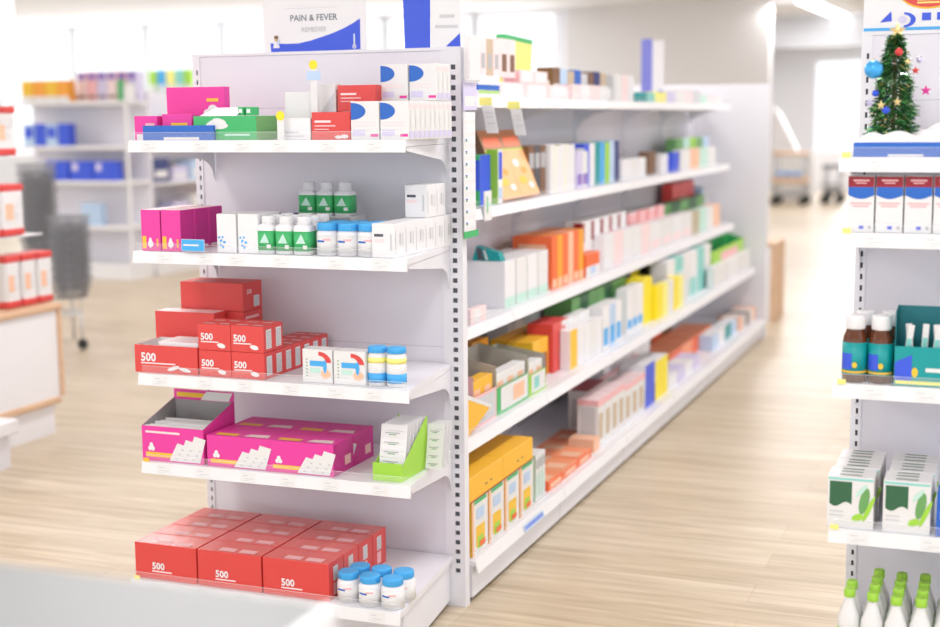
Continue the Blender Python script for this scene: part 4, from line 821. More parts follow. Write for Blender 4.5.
arow(4, 592, 625, 405, 4, 'pale upright carton with pink top', off=.05, d=.10, cols=('offwhite', 'paper'), **tkw)
arow(4, 622, 645, 388, 3, 'pale upright carton with red-pink top', off=.05, d=.10, cols=('offwhite', 'paper'), **tkw)
arow(4, 574, 606, 401, 4, 'grey upright carton with dark red top', off=.18, d=.10, cols=('offwhite',), ctop='dred', left=[(.2, .8, .1, .8, 'lgrey')])
arow(4, 600, 645, 384, 6, 'pale carton with pink top in the rear rank', off=.19, d=.10, cols=('offwhite', 'lpink'), ctop='pink')
arow(4, 643, 655, 368, 1, 'navy carton with white top', off=.05, d=.16, cols=(('navy', 'royal'),), ctop='white', left=[(0, 1, .45, 1, 'white')])
arow(4, 655, 668, 362, 1, 'bright yellow carton with white top', off=.05, d=.16, cols=(('white', 'bright_yellow'),), ctop='white', left=[(0, 1, 0, .5, 'navy')])
arow(4, 604, 650, 360, 5, 'white carton with navy lower band', off=.24, d=.14, cols=('white',), left=[(0, 1, .35, .6, 'navy')], front=[(0, 1, .3, .6, 'navy')])
arow(4, 669, 700, 377, 4, 'pale lilac carton', off=.05, d=.12, cols=('white', 'lilac'))
arow(4, 630, 672, 342, 4, 'deep orange carton at the back', off=.40, d=.12, cols=('rorange', 'brown'), ctop='rorange')
arow(4, 670, 712, 354, 4, 'flat bright orange carton', off=.17, d=.20, cols=('rorange', 'salmon'), ctop='salmon', left=[(0, 1, 0, 1, 'salmon')])
arow(4, 712, 737, 336, 4, 'white and blue flat carton', off=.08, d=.09, cols=('lblue', 'white', 'teal'), ctop='white')
arow(4, 738, 764, 320, 5, 'small mixed carton at the far end', off=.06, d=.16, cols=('peach', 'lgrey', 'brown', 'paper'))

flush_rows()
# hanging strips beside the post
m = MB(); fx = .008; ya = Yc(464, .008, 1.5); yb = Yc(475.5, .008, 1.5)
root = empty('hanging_strip', (0, 0, 0)); tag(root, 'white vertical strip with little green and blue labels beside the slotted post', 'strip')
zt_ = Zc(112, fx, ya); zb_ = Zc(232, fx, ya)
m.box(fx-.002, fx, ya, yb, zb_, zt_, 'paper')
m.build('strip', root); m = MB(); n = 10
for i in range(n):
    zz = zb_+(zt_-zb_)*(i+.3)/n
    m.box(fx, fx+.0008, ya+.006, yb-.006, zz, zz+.026, 'white')
    if i < 8: m.box(fx+.0008, fx+.0014, ya+.014, ya+.028, zz+.008, zz+.013, 'mgreen'); m.box(fx+.0008, fx+.0014, ya+.014, ya+.028, zz+.0135, zz+.018, 'blue')
    else: m.box(fx+.0008, fx+.0014, ya+.012, ya+.032, zz+.010, zz+.013, 'lpink')
m.build('small_labels', root); m = MB(); m.box(fx-.002, fx+.001, ya, yb+.02, zb_-.022, zb_-.001, 'green'); m.build('green_tab', root)
m = MB(); m.box(fx-.001, fx+.001, ya, yb+.012, Zc(110, fx, ya), Zc(82, fx, ya), 'lilac'); m.box(fx+.001, fx+.0015, ya+.01, yb, Zc(106, fx, ya), Zc(96, fx, ya), 'paper')
r = m.build('blister_card'); tag(r, 'lilac backed card hanging at the top of the slotted post', 'card')
m = MB(); m.cbox(fx-.001, fx+.018, ya+.004, yb+.008, Zc(81, fx, ya), Zc(34, fx, ya), PLAST, b=.004); m.build('clear_blister', r)
m = MB(); m.box(fx+.004, fx+.01, ya+.012, ya+.026, Zc(78, fx, ya), Zc(48, fx, ya), 'pink'); m.box(fx+.004, fx+.01, ya+.028, ya+.036, Zc(78, fx, ya), Zc(56, fx, ya), 'purple'); m.build('contents', r)
# white pouches hanging at second level by post
fx = AS[1][0]+.012; ya = Yc(484, fx, 1.3); 
m = MB(); m.box(0, .075, 0, .006, -.115, -.0, 'paper'); m.box(.008, .067, -.0008, 0, -.06, -.045, 'mint'); m.box(.02, .03, -.0012, -.0008, -.085, -.02, 'green')
tag(m.build('hanging_card', None, (fx+.012, max(ya-.02, .06), Zc(202, fx, .1)), PI/2), 'white and mint printed card hanging below the second aisle shelf near the post', 'card')
m = MB(); m.box(0, .07, 0, .004, -.17, -.0, 'paper'); m.box(.01, .06, -.0008, 0, -.15, -.09, 'lpink')
tag(m.build('hanging_card', None, (fx+.012, max(ya-.01, .07), Zc(232, fx, .1)+.10), PI/2), 'tall pale pink leaflet hanging above the teal pouch by the post', 'card') if False else None
# far sign on top of aisle unit
fx = SP+.02; yy = Yc(648, SP, 1.8)
m = MB(); zb = 1.8005; xa, xb, xc = Xc(641, yy, zb), Xc(652, yy, zb), Xc(663, yy, zb); hh = Zc(39, xa, yy)-zb
m.box(xa, xb, yy, yy+.012, 0, hh, ('lilac', .4), cfront='peri'); m.box(xb+.001, xc, yy, yy+.012, 0, hh*.96, 'white'); m.box(xc-.03, xc-.004, yy-.001, yy, .005, .03, 'royal')
for v in m.v: pass
tag(m.build('folded_sign', None, (0, 0, zb)), 'small blue and white folded sign far along the top of the aisle unit', 'sign')

# ------------------------------------------------------------------ goods on the right-hand unit
def rbox(z, p0, p1, py, yf, d, key, label, cat='box', grp=None, **k):
    x0, x1 = Xc(p0, yf, z), Xc(p1, yf, z); w_ = x1-x0-.0015; h = Zc(py, x0, yf)-z
    return put((key, round(w_, 4), round(h, 4)), lambda: carton(w_, d, h, **k), (x0, yf, z), 0, label, cat, grp), (x0, x1, w_, h)
z = RT[0]; y0 = RF+.012
rbox(z, 853, 972, 142.5, y0, .04, 'rblue', 'long low blue carton under the snow on the right unit', c=('blue'), front=[(.30, .60, .03, .2, 'paper')])
# cotton snow
m = MB(); N, K = 46, 22; xa, xb = RX+.004, RX+.62; ya, yb = RF+.06, RY-.03
rnd = random.Random(5); bumps = [(rnd.uniform(xa, xb), rnd.uniform(ya, yb), rnd.uniform(.03, .075), rnd.uniform(.012, .03)) for _ in range(60)]
def snowh(x, y):
    e = min(x-xa, xb-x, y-ya, yb-y); base = .036*(1-math.exp(-max(e, 0)/.025))
    t = max((x-(RX+.17))/.16, 0); base += .085*min(t, 1)**1.3*(1 if e > .01 else 0)*(1-math.exp(-max(e, 0)/.05))
    b_ = max([a_*math.exp(-((x-cx)**2+(y-cy)**2)/(r_*r_*.5)) for cx, cy, r_, a_ in bumps]+[0]); return base+b_*(1-math.exp(-max(e, 0)/.02))
SN = mat_clear('cotton_snow', (.95, .95, .97), 1.0, 1.0); base_i = len(m.v); k = m.mat(SN)
for j in range(K+1):
    for i in range(N+1):
        x = xa+(xb-xa)*i/N; y = ya+(yb-ya)*j/K; m.v.append((x, y, z+.001+snowh(x, y)))
for j in range(K):
    for i in range(N):
        a = j*(N+1)+i; m.f.append((a, a+1, a+N+2, a+N+1)); m.mi.append(k); m.sm.append(True)
o = m.build('artificial_snow'); tag(o, 'white fluffy artificial snow spread under the Christmas tree', 'decoration')
md_ = o.modifiers.new('thick', 'SOLIDIFY'); md_.thickness = .002; md_.offset = 1
# tinsel tree
ty = RY-.25; tx = Xc(893, ty, z+.08); tz = z+snowh(tx, ty)+.002; th = Zc(34, tx, ty)-tz
root = empty('christmas_tree', (tx, ty, tz)); tag(root, 'small green tinsel Christmas tree with star and baubles, right unit', 'Christmas tree')
m = MB(); m.tube([(0, 0, 0), (0, 0, th*.95)], .006, 'brown'); m.build('trunk', root)
m = MB(); rnd = random.Random(11); tr = (Xc(918, ty, tz)-Xc(868, ty, tz))/2*.92
for i in range(5200):
    t = rnd.random()**1.2; zz = .008+t*(th-.01); R = tr*(1-t)**.72*(.90+.16*math.sin(zz*95))+.008
    a = rnd.uniform(0, 2*PI); rr = R*rnd.uniform(.2, 1.0)**.7; L_ = rnd.uniform(.010, .020); dz = rnd.uniform(-.9, .3); a2 = a+rnd.uniform(-1, 1)
    p = Vector((rr*math.cos(a), rr*math.sin(a), zz)); q = Vector((math.cos(a2), math.sin(a2), dz)).normalized()*L_
    s_ = q.cross(Vector((rnd.uniform(-1, 1), rnd.uniform(-1, 1), rnd.uniform(-1, 1)))).normalized()*.0019
    c = TINSEL if rnd.random() < .74 else rnd.choice([('mgreen', .2, .8), ('navy', .2, .8), ('gold', .2, .9), ('white', .15, .9)])  # white and gold strands colour glints into the tinsel
    if (p+q).z < .003: q.z = .003-p.z
    m.face([p-s_, p+s_, p+q+s_*.4, p+q-s_*.4], c)
m.build('tinsel_foliage', root)
def star(m, cx, cy, cz, R, c, n=5, dep=.005, ri=.42):
    pts = []
    for i in range(2*n):
        r_ = R if i % 2 == 0 else R*ri; a = PI/2+PI*i/n; pts.append((cx+r_*math.cos(a), cy, cz+r_*math.sin(a)))
    for i in range(2*n):
        a, b = pts[i], pts[(i+1) % (2*n)]; m.face([(cx, cy-dep, cz), b, a], c); m.face([(cx, cy+dep, cz), a, b], c)
def T(px, py, dy=0.0): return Xc(px, ty+dy, tz)-tx, dy, Zc(py, tx, ty+dy)-tz
def orn(name, px, py, dy, r, c, kind='ball', lab=None):
    x, y, zz = T(px, py, dy); m = MB()
    if kind == 'ball': m.sphere(x, y, zz, r, c); m.lathe([(.15*r, 0), (.15*r, .18*r)], ('gold', .3, .8), x, y, 8, z0=zz+r*.95)
    else: star(m, x, y, zz, r, c, 5)
    o = m.build(name, root)
    if lab: o['label'] = lab
orn('star_topper', 894, 31, -.004, .024, ('gold', .3, .5), 'star', 'pale gold star on the tip')
orn('bauble', 871.5, 69, -.045, .0245, ('sky', .3, .3), lab='large blue bauble'); orn('bauble', 896, 52, -.04, .0105, ('red', .2, .3), lab='small red bauble')
orn('bauble', 885, 110, -.08, .010, ('royal', .2, .4), lab='small dark blue bauble'); orn('bauble', 874, 93, -.06, .009, ('royal', .2, .4), lab='small blue bauble')
orn('bauble', 917, 60, -.02, .009, ('lilac', .2, .4), lab='small lilac bauble')
orn('star_ornament', 913, 71, -.04, .012, ('red', .3, .3), 'star', 'red star'); orn('star_ornament', 924, 91, -.03, .015, ('magenta', .3, .3), 'star', 'magenta star')
orn('star_ornament', 868, 103, -.05, .014, ('lilac', .3, .3), 'star', 'lilac star'); orn('star_ornament', 880, 105, -.085, .013, ('gold', .3, .3), 'star', 'gold star low on the left'); orn('star_ornament', 896, 102, -.085, .012, ('gold', .3, .3), 'star', 'gold star low in the middle'); orn('star_ornament', 905, 62, -.04, .010, ('gold', .3, .3), 'star', 'small gold star')
# sign board on top of right unit
yb = RY+.01; zc = 1.896; x0 = Xc(863, yb, zc); 
root = empty('header_sign', (x0, yb, zc)); tag(root, 'white header board with blue bar, blue squares and a red round badge', 'sign')
m = MB(); m.cbox(0, .62, 0, .004, 0, .16, 'white', b=.001); m.build('board', root)
Q = lambda px, py: (Xc(px, yb, zc+.03)-x0, Zc(py, x0+.1, yb)-zc)
m = MB(); q = Q(864, 34.5); m.box(q[0], .61, -.002, -.0006, .0005, .0085, 'sky'); 
for (a, b) in ((922, 931), (937, 946), (952, 961)):
    p0, p1 = Q(a, 21), Q(b, 13.5); m.box(p0[0], p1[0], -.002, -.0006, p0[1], p1[1], 'royal')
p0, p1, p2 = Q(880, 22), Q(892, 21), Q(891, 11); m.face([(p0[0], -.0012, p0[1]), (p1[0], -.0012, p1[1]), (p2[0], -.0012, p2[1])], 'royal')
cx, cz = Q(904, 20); n = 12
pts = [(cx+.032*math.cos(t), -.0012, cz+.021*math.sin(t)) for t in [(-PI*.5+PI*i/n*1.0) for i in range(n+1)]]+[(cx+.018*math.cos(t), -.0012, cz+.015*math.sin(t)) for t in [(PI*.5-PI*i/n) for i in range(n+1)]]
m.face(pts, 'royal'); ellipse(m, cx-.004, cz+.001, .011, .010, -.0014, 'lilac'); ellipse(m, cx+.002, cz-.001, .006, .005, -.002, 'pink'); m.build('blue_marks', root)
m = MB(); cx, cz = Q(928, -9); n = 24
for (rx_, rz_, c, dy) in ((.082, .052, 'yellow', -.0012), (.078, .047, 'red', -.0018)): ellipse(m, cx, cz, rx_, rz_, dy, c, n)
for dz_ in (-.036, -.028): m.face([(cx-.03, -.0024, cz+dz_), (cx+.03, -.0024, cz+dz_), (cx+.03, -.0024, cz+dz_+.004), (cx-.03, -.0024, cz+dz_+.004)], 'lyellow')
m.build('red_badge', root)
# second shelf: four rounded cartons
z = RT[1]; y0 = RF+.012
def redblue(m, w, d, h):
    n = 12; pts = [(0.001, -EP*1.2, .97*h), (0.001, -EP*1.2, .66*h)]+[(w*(i/n)*.99+.0005, -EP*1.2, h*(.66-.07*math.sin(PI*i/n))) for i in range(n+1)]+[(w-.001, -EP*1.2, .97*h)]
    m.face(pts[::-1], 'blue'); m.face([(0.0005, -EP*1.5, .80*h), (w-.0005, -EP*1.5, .80*h), (w-.0005, -EP*1.5, .985*h), (.0005, -EP*1.5, .985*h)], 'dred')
    for (a, b, v, t, c) in ((.2, .8, .90, .03, 'pink'), (.3, .7, .86, .02, 'pink'), (.1, .9, .50, .03, 'pink'), (.2, .8, .45, .03, 'pink'), (.45, .62, .06, .06, 'royal'), (.8, .9, .06, .06, 'grey')):
        m.face([(a*w, -EP*2, v*h), (b*w, -EP*2, v*h), (b*w, -EP*2, (v+t)*h), (a*w, -EP*2, (v+t)*h)], c)
for i, (a, b) in enumerate(((846.8, 873.8), (874.8, 902.6), (903.6, 931.6), (932.6, 960.6), (961.6, 989.6))):
    rbox(z, a, b, 175.5, y0+.01, .07, 'rb%d' % i, 'white carton with red and blue curved top, %s from the left, right unit' % (ORD[i] if i else 'first'), c='paper', extra=redblue, grp='red and blue topped cartons')
# third shelf
z = RT[2]; y0 = RF+.012
def amb():
    r_ = (Xc(867, y0+.03, z)-Xc(841.5, y0+.03, z))/2-.0005; h = Zc(315, Xc(855, y0+.03, z), y0+.03)-z
    def ex(m, r, h):
        R = r+.001
        for (t0, t1, v0, v1, c) in ((-2.7, -1.7, .20, .44, 'royal'), (-3.1, -.2, .145, .175, 'yellow')):
            for i in range(8):
                a0, a1 = t0+(t1-t0)*i/8, t0+(t1-t0)*(i+1)/8; m.face([(R*math.cos(a0), R*math.sin(a0), h*v0), (R*math.cos(a1), R*math.sin(a1), h*v0), (R*math.cos(a1), R*math.sin(a1), h*(v1)), (R*math.cos(a0), R*math.sin(a0), h*(v1))], c)
        ellipse(m, .1*r, .27*h, .2*r, .045*h, -r-.0018, 'yellow')
    return bottle(r_, h, 'white', .21, .78, ('amberglass', .08), 'teal', (.12, .60), extra=ex, shoulder=.22, name='medicine_bottle')
for i, (px, dy) in enumerate(((854.5, 0), (880.5, 0), (865, .085), (891, .085))):
    put('amber', amb, (Xc(px, y0+.036+dy, z+.05), y0+.036+dy, z), 0, 'amber glass bottle with white cap and teal label, %s %s' % (('left', 'right')[i % 2], ('front', 'rear')[i//2]), 'bottle', 'amber bottles')
x0 = Xc(893.5, y0, z); w_ = .155; h = Zc(346, x0, y0)-z; hb = Zc(305, x0, y0+.08)-z
def tart(m, w, d, h):
    ellipse(m, .33*w, .36*h, .05*w, .12*h, -EP*1.5, 'yellow'); m.face([(.02*w, -EP, .05*h), (.98*w, -EP, .05*h), (.98*w, -EP, .14*h), (.02*w, -EP, .14*h)], 'lyellow')
    m.face([(.01*w, -EP*1.2, .15*h), (.28*w, -EP*1.2, .15*h), (.28*w, -EP*1.2, .8*h), (.01*w, -EP*1.2, .6*h)], 'royal'); m.face([(.5*w, -EP*1.3, .38*h), (.85*w, -EP*1.3, .38*h), (.85*w, -EP*1.3, .48*h), (.5*w, -EP*1.3, .48*h)], 'paper')
o = tray(w_, .085, h, 'teal', 'dteal', hb=hb, hs0=hb*.97, hs1=hb, extra=tart); o.location = (x0, y0, z); tag(o, 'teal display carton with sachets standing open beside the amber bottles', 'box')
for i in range(6):
    m = MB(); m.cbox(0, .016, 0, .006, 0, hb*.78, 'paper'); m.box(.002, .014, -.0006, 0, .02, hb*.6, 'lteal')
    put('stick', lambda: m.build('sachet_stick'), (x0+.012+i*.023, y0+.022+.008*(i % 3), z+.003), (0, (.12, -.08, .05)[i % 3], 0), 'slim silver-white sachet in the teal display carton, %s from the left' % (ORD[i] if i else 'first'), 'sachet', 'sachets in the teal carton')
# fourth shelf
z = RT[3]; y0 = RF+.012
def leaf(m, w, d, h):
    n = 8; pts = [(.05*w, -EP*1.3, .90*h), (.05*w, -EP*1.3, .46*h)]+[((.05+.48*i/n)*w, -EP*1.3, h*(.46-.05*math.sin(2*PI*i/n))) for i in range(1, n+1)]+[(.53*w, -EP*1.3, .90*h)]
    m.face(pts[::-1], ('dgreen',)); 
    for (u, v, a, b, r_, c) in ((.80, .55, .10, .26, -.2, 'mgreen'), (.90, .40, .05, .28, -.4, 'lgreen'), (.66, .22, .13, .07, .5, 'lgreen'), (.74, .75, .05, .16, -.7, 'mint')): ellipse(m, u*w, v*h, a*w, b*h, -EP*(1.5+u*.3), c, rot=r_)
    for v in (.30, .22): m.face([(.06*w, -EP, v*h), (.36*w, -EP, v*h), (.36*w, -EP, (v+.03)*h), (.06*w, -EP, (v+.03)*h)], 'lgrey')
    for e in (.15, .5, .8): m.face([(.25*w, e*d, h+EP), (.72*w, e*d, h+EP), (.72*w, (e+.09)*d, h+EP), (.25*w, (e+.09)*d, h+EP)], 'dgreen')
    m.face([(.02*w, -EP*1.2, .93*h), (.98*w, -EP*1.2, .93*h), (.98*w, -EP*1.2, .97*h), (.02*w, -EP*1.2, .97*h)], 'lteal')
for c, (a, b) in enumerate(((826.5, 873.5), (882, 930))):
    for i in range(3):
        x0, x1 = Xc(a, y0, z), Xc(b, y0, z); w_ = x1-x0-.002; h = Zc(475, x0, y0)-z
        put(('leaf'), lambda: carton(w_, .10, h, 'paper', cside='offwhite', extra=leaf), (x0+(0 if i == 0 else .006), y0+i*.108, z), 0, 'white carton with green leaves and dark square, %s column, %s' % (('left', 'right')[c], ('front', 'middle', 'rear')[i]), 'box', 'leaf cartons')
rbox(z, 935.5, 975, 492, y0, .08, 'rblu4', 'blue carton at the right edge of the leaf carton shelf', c='blue', front=[(.1, .9, .4, .6, 'lblue')])
for i, (px, py, zz_) in enumerate(((846, 150, 0), (846, 228, 1), (841, 372, 2), (834, 515, 3))):
    yy = RF-.012; x0 = Xc(px-4, yy, RT[zz_]); zz = RT[zz_]-.001
    m = MB(); m.box(0, .022, 0, .001, 0, .013, 'lyellow'); tag(m.build('shelf_sticker', None, (x0, yy+.001, zz+.001)), 'little yellow sticker at the left corner of the right unit, %s shelf' % ('top', 'second', 'third', 'fourth')[i], 'label')
# base: bottles with green caps
z = RT[4]; 
def gbot():
    root = empty('lotion_bottle'); r = .0298; h = .205
    m = MB(); m.lathe([(r*.92, 0), (r, .004), (r, h*.55), (r*.93, h*.64), (r*.62, h*.76), (.012, h*.86), (.012, h*.89)], ('paper', .25), p=2.6); m.build('body', root)
    m = MB(); m.lathe([(.0148, 0), (.0152, .001), (.0148, h*.095), (.013, h*.11)], ('lgreen', .35), z0=h*.891); m.build('cap', root)
    m = MB(); m.lathe([(r+.0006, h*.08), (r+.0006, h*.50)], 'lgreen', p=2.6); m.build('printed_label', root); return root
x00 = Xc(849, RY-.5, z+.20)
for c in range(6):
    for i in range(2 if c == 0 else 4):
        yy = RY-.50+i*.066+.006*math.sin(c*2.1)+(.02 if c == 0 else 0); xx = x00+c*.061
        put('gbot', gbot, (xx, yy, z), 0, 'pale bottle with lime green cap, %s column from the left, %s row' % (ORD[c] if c else 'first', ('front', 'second', 'third', 'rear')[i]), 'bottle', 'green-capped bottles')

# ------------------------------------------------------------------ left side of the shop
# tall display post and shelves with jars, counter below
CXR = -3.04
py0, py1 = 1.2, 1.9
x_r = CXR
root = empty('counter'); tag(root, 'white counter cabinet with beech wood edging at the left', 'counter')
zt_ = Zc(302, CXR, Yc(60, CXR, 1.0)); yfar = Yc(60, CXR, .8); ynear = Yc(-10, CXR, .8)
m = MB(); m.box(CXR-.5, CXR-.012, ynear, yfar-.03, .18, zt_-.035, 'white'); m.build('body', root)
m = MB(); m.cbox(CXR-.52, CXR+.01, ynear-.02, yfar+.005, zt_-.035, zt_, WOOD, b=.01); m.build('worktop', root)
m = MB(); m.cbox(CXR-.05, CXR+.005, yfar-.03, yfar, .2, zt_-.036, WOOD, b=.008); m.cbox(CXR-.03, CXR+.003, ynear, yfar-.0305, .165, .20, WOOD, b=.006); m.build('wood_edging', root)
m = MB(); m.box(CXR-.48, CXR-.03, ynear, yfar-.06, 0, .163, 'white'); m.build('plinth', root)
def redjar(w, d, h):
    m = MB(); m.cbox(0, w, 0, d, 0, h, 'paper', b=.012)
    root = empty('storage_tub'); m.build('body', root)
    m = MB(); m.cbox(-.004, w+.004, -.004, d+.004, h-.008, h+.028, 'red', b=.008); m.build('lid', root)
    m = MB(); m.cbox(-.002, w+.002, -.002, d+.002, .0, .045, 'red', b=.01); m.build('red_band', root)
    m = MB()
    m.face([(w+.002, .15*d, .35*h), (w+.002, .5*d, .35*h), (w+.002, .5*d, .7*h), (w+.002, .15*d, .7*h)], 'peach')
    rnd = random.Random(2)
    for i in range(7):
        a = .1+.7*rnd.random(); v = .3+.5*rnd.random(); m.face([(w+.0026, a*d, v*h), (w+.0026, (a+.18)*d, v*h), (w+.0026, (a+.18)*d, (v+.03)*h), (w+.0026, a*d, (v+.03)*h)], 'lgrey')
    m.build('printed_label', root); return root
# glass shelves unit above the counter
root = empty('display_rack'); tag(root, 'tall white display rack rising at the left edge above the counter', 'shelving unit')
yn = Yc(-6, CXR-.05, 1.3)
ztop = CEIL-.4
xp = Xc(17, yn+.1, 2.0)
m = MB(); m.box(xp-.45, xp, yn-.3, yn+.10, Zc(101, xp, yn), CEIL-.01, 'white'); m.build('upper_panel', root)
rack = []
for i, (pyb, pyt, pr) in enumerate(((156, 106, 24), (236, 184, 28))):
    yy = yn+.15; xx = Xc(pr, yy+.12, 1.4); zb = Zc(pyb, xx, yy); zt2 = Zc(pyt, xx, yy); rack.append((xx, yy, zb, zt2))
    m = MB(); m.box(xx-.42, xx+.01, yy-.35, yy+.2, zb-.008, zb-.001, PLAST); m.build('shelf', root)
m = MB(); m.box(xp-.45, xp-.02, yn-.32, yn-.30, zt_+.001, CEIL-.01, 'white'); m.build('rear_panel', root)
m = MB()
for (xx, yy, zb, zt2) in rack: pass
m.tube([(xp-.40, yn+.34, zt_+.001), (xp-.40, yn+.34, 1.62)], .01, 'metal'); m.build('support', root)
wn = ['upper', 'middle', 'lower']
for k, (xx, yy, zb, zt2) in enumerate(rack):
    for i in range(2):
        hj = zt2-zb-.03; put(('tub', k), lambda: redjar(.14, .17, hj), (xx-.145, yy-.17*1+i*.18-.1, zb+.001), 0, 'white tub with red lid on the %s glass shelf, %s' % (wn[k], ('nearer', 'farther')[i]), 'tub', 'red-lidded tubs')
ytub = Yc(8, CXR-.08, zt_)
for i, px in enumerate((16, 28, 38)):
    xx = CXR-.06; yy = Yc(px, xx, zt_)-.05; hj = Zc(257, xx, yy)-zt_-.03
    if i == 0: h0 = hj
    put(('tubc'), lambda: redjar(.12, .115, h0), (CXR-.20, ytub+i*.13, zt_+.001), 0, 'white tub with red lid on the wooden counter top, %s from the camera' % (ORD[i] if i else 'first'), 'tub', 'tubs on the counter')
# near left unit edge with green pack
xe = Xc(18, 1.12, .3); 
root = empty('floor_display'); tag(root, 'white floor display edge at the lower left corner', 'shelving unit')
zb = Zc(428, xe, .9); m = MB(); m.cbox(xe-.4, xe, .5, 1.12, zb-.07, zb, 'white', b=.006); m.build('shelf', root)
m = MB(); m.box(xe-.38, xe-.03, .55, 1.08, 0, zb-.071, 'metal'); m.build('base', root)
m = MB(); m.box(xe-.4, xe-.12, .85, .87, zb+.001, 1.15, 'metal'); m.build('back_panel', root)
for i in range(3):
    put('gpk', lambda: carton(.09, .05, .2, 'mgreen', front=[(.1, .9, .5, .9, 'paper'), (.2, .8, .1, .4, 'lgreen')], side=[(.1, .9, .4, .7, 'paper'), (.2, .8, .1, .3, 'lgreen')]), (xe-.115-i*.1, .70, zb+.001), 0, 'green and white pack on the lower left display, %s from the aisle' % (ORD[i] if i else 'first'), 'box', 'green packs at the lower left')

# basket trolley
def basket(w, d, h):
    m = MB(); t = .003
    for k in range(5):
        v = k/4; e = .03*(1-v); zz = h*v
        m.tube([(e, e, zz), (w-e, e, zz), (w-e, d-e, zz), (e, d-e, zz), (e, e, zz)], t*1.3 if 0 < k < 4 else t*1.9, ('slate', .5, .2), 4)
    n = 8
    for k in range(n+1):
        u = k/n
        for (a, b) in (((.03+(w-.06)*u, .03), (w*u, 0)), ((.03+(w-.06)*u, d-.03), (w*u, d)), ((.03, .03+(d-.06)*u), (0, d*u)), ((w-.03, .03+(d-.06)*u), (w, d*u))):
            m.tube([(a[0], a[1], 0), (b[0], b[1], h)], t, ('slate', .5, .2), 4)
    return m.build('wire_basket')
bx, by = -4.75, 3.7
root = empty('basket_trolley', (bx, by, 0)); tag(root, 'wheeled metal trolley carrying the stacked grey wire baskets', 'trolley')
zt2 = Zc(300, bx, by)
m = MB(); m.tube([(-.45, 0, .28), (.12, 0, .28), (.12, 0, zt2-.02), (-.1, 0, zt2), (-.45, 0, zt2)], .010, ('lgrey', .3, .6)); m.tube([(-.45, .42, .28), (.12, .42, .28), (.12, .42, zt2-.02), (-.1, .42, zt2), (-.45, .42, zt2)], .010, ('lgrey', .3, .6)); 
m.tube([(.12, 0, .28), (.12, .42, .28)], .01, ('lgrey', .3, .6)); m.tube([(-.45, 0, zt2), (-.45, .42, zt2)], .01, ('lgrey', .3, .6)); m.tube([(.11, 0, .28), (.12, 0, .09)], .01, ('lgrey', .3, .6)); m.tube([(.11, .42, .28), (.12, .42, .09)], .01, ('lgrey', .3, .6)); m.tube([(-.44, 0, .28), (-.44, 0, .09)], .01, ('lgrey', .3, .6)); m.tube([(-.44, .42, .28), (-.44, .42, .09)], .01, ('lgrey', .3, .6)); m.tube([(-.45, .21, zt2), (.1, .21, zt2-.01)], .008, ('lgrey', .3, .6)); m.build('frame', root)
for (a, b) in ((.12, 0), (.12, .42), (-.44, 0), (-.44, .42)):
    m = MB(); m.lathe([(.03, -.012), (.04, -.010), (.04, .010), (.03, .012)], 'black'); m.xf(Matrix.Translation((a, b, .041)) @ Matrix.Rotation(PI/2, 4, 'X')); m.build('wheel', root)
xq = Xc(50, by+.03, zt2+.1)+.035
for i in range(8):
    put('basket', lambda: basket(.20, .22, .14), (xq-.035, by+.03, zt2+.012+i*.062), 0, 'grey wire basket in the lower nested stack, %s from the bottom' % (ORD[i] if i else 'first'), 'basket', 'lower stack of baskets')
xq2 = Xc(18, by+.55, 1.0); zs = .0
root = empty('basket_stand', (0, 0, 0)); tag(root, 'low metal stand under the taller basket stack', 'stand')
m = MB(); m.box(xq2-.05, xq2+.25, by+.50, by+.85, .62, .64, ('lgrey', .4, .4))
for (a, b) in ((-.035, .515), (.235, .515), (-.035, .835), (.235, .835)): m.tube([(xq2+a, by+b, 0), (xq2+a, by+b, .62)], .012, ('lgrey', .4, .4))
m.build('stand_frame', root)
n2 = int((Zc(158, xq2, by+.55)-.64-.14)/.062)+1
for i in range(n2):
    put('basket', None, (xq2, by+.55, .648+i*.062), 0, 'grey wire basket in the taller nested stack behind, %s from the bottom' % (['first']+ORD[1:]+['sixteenth', 'seventeenth'])[min(i, 16)], 'basket', 'taller stack of baskets')

# far-left gondola, its end facing the camera
GX, GY = -6.88, 8.0
root = empty('shelving_unit'); tag(root, 'white shelving unit in the far left background with blue trays', 'shelving unit')
gw = 1.5
gz = [Zc(q, GX-.4, GY) for q in (101, 146, 181, 226)]
m = MB(); m.box(GX-gw, GX, GY+.42, GY+.46, .05, gz[0]+.1, 'panel'); m.build('end_panel', root)
m = MB(); m.box(GX-gw, GX, GY, GY+.41, 0, .16, 'white'); m.box(GX-.35, GX, GY+.47, 13.2, 0, .16, 'white'); m.build('base', root)
for zz in gz: m = MB(); m.cbox(GX-gw, GX+.0, GY, GY+.415, zz-.04, zz, 'white', b=.005); m.build('shelf', root)
m = MB(); m.box(GX-.38, GX-.35, GY+.47, 13.2, .05, gz[0]+.1, 'panel'); m.build('back_panel', root)
for k in range(3): m = MB(); m.box(GX-.349, GX, GY+.47, 13.2, (.55, 1.0, 1.45)[k]-.03, (.55, 1.0, 1.45)[k], 'white'); m.build('shelf', root)
m = MB(); m.box(GX-.01, GX+.02, GY+.0, GY+.02, .16, gz[0]-.041, 'white'); m.build('corner_post', root)
def gbox(k, p0, p1, py, n, desc, cols, yf=GY+.04, d=.12, front=(), cat='box', name='storage_box'):
    z = gz[k]+.001; x0, x1 = Xc(p0, yf, z), Xc(p1, yf, z); pt = (x1-x0)/n; h = Zc(py, x0, yf)-z
    for i in range(n):
        put(('gb', k, p0, i % len(cols)), lambda: carton(pt*.94, d, h, cols[i % len(cols)], front=front, name=name), (x0+i*pt, yf, z), 0, desc+(', %s from the left' % (ORD[i] if i else 'first') if n > 1 else ''), cat, desc+' row' if n > 1 else None)
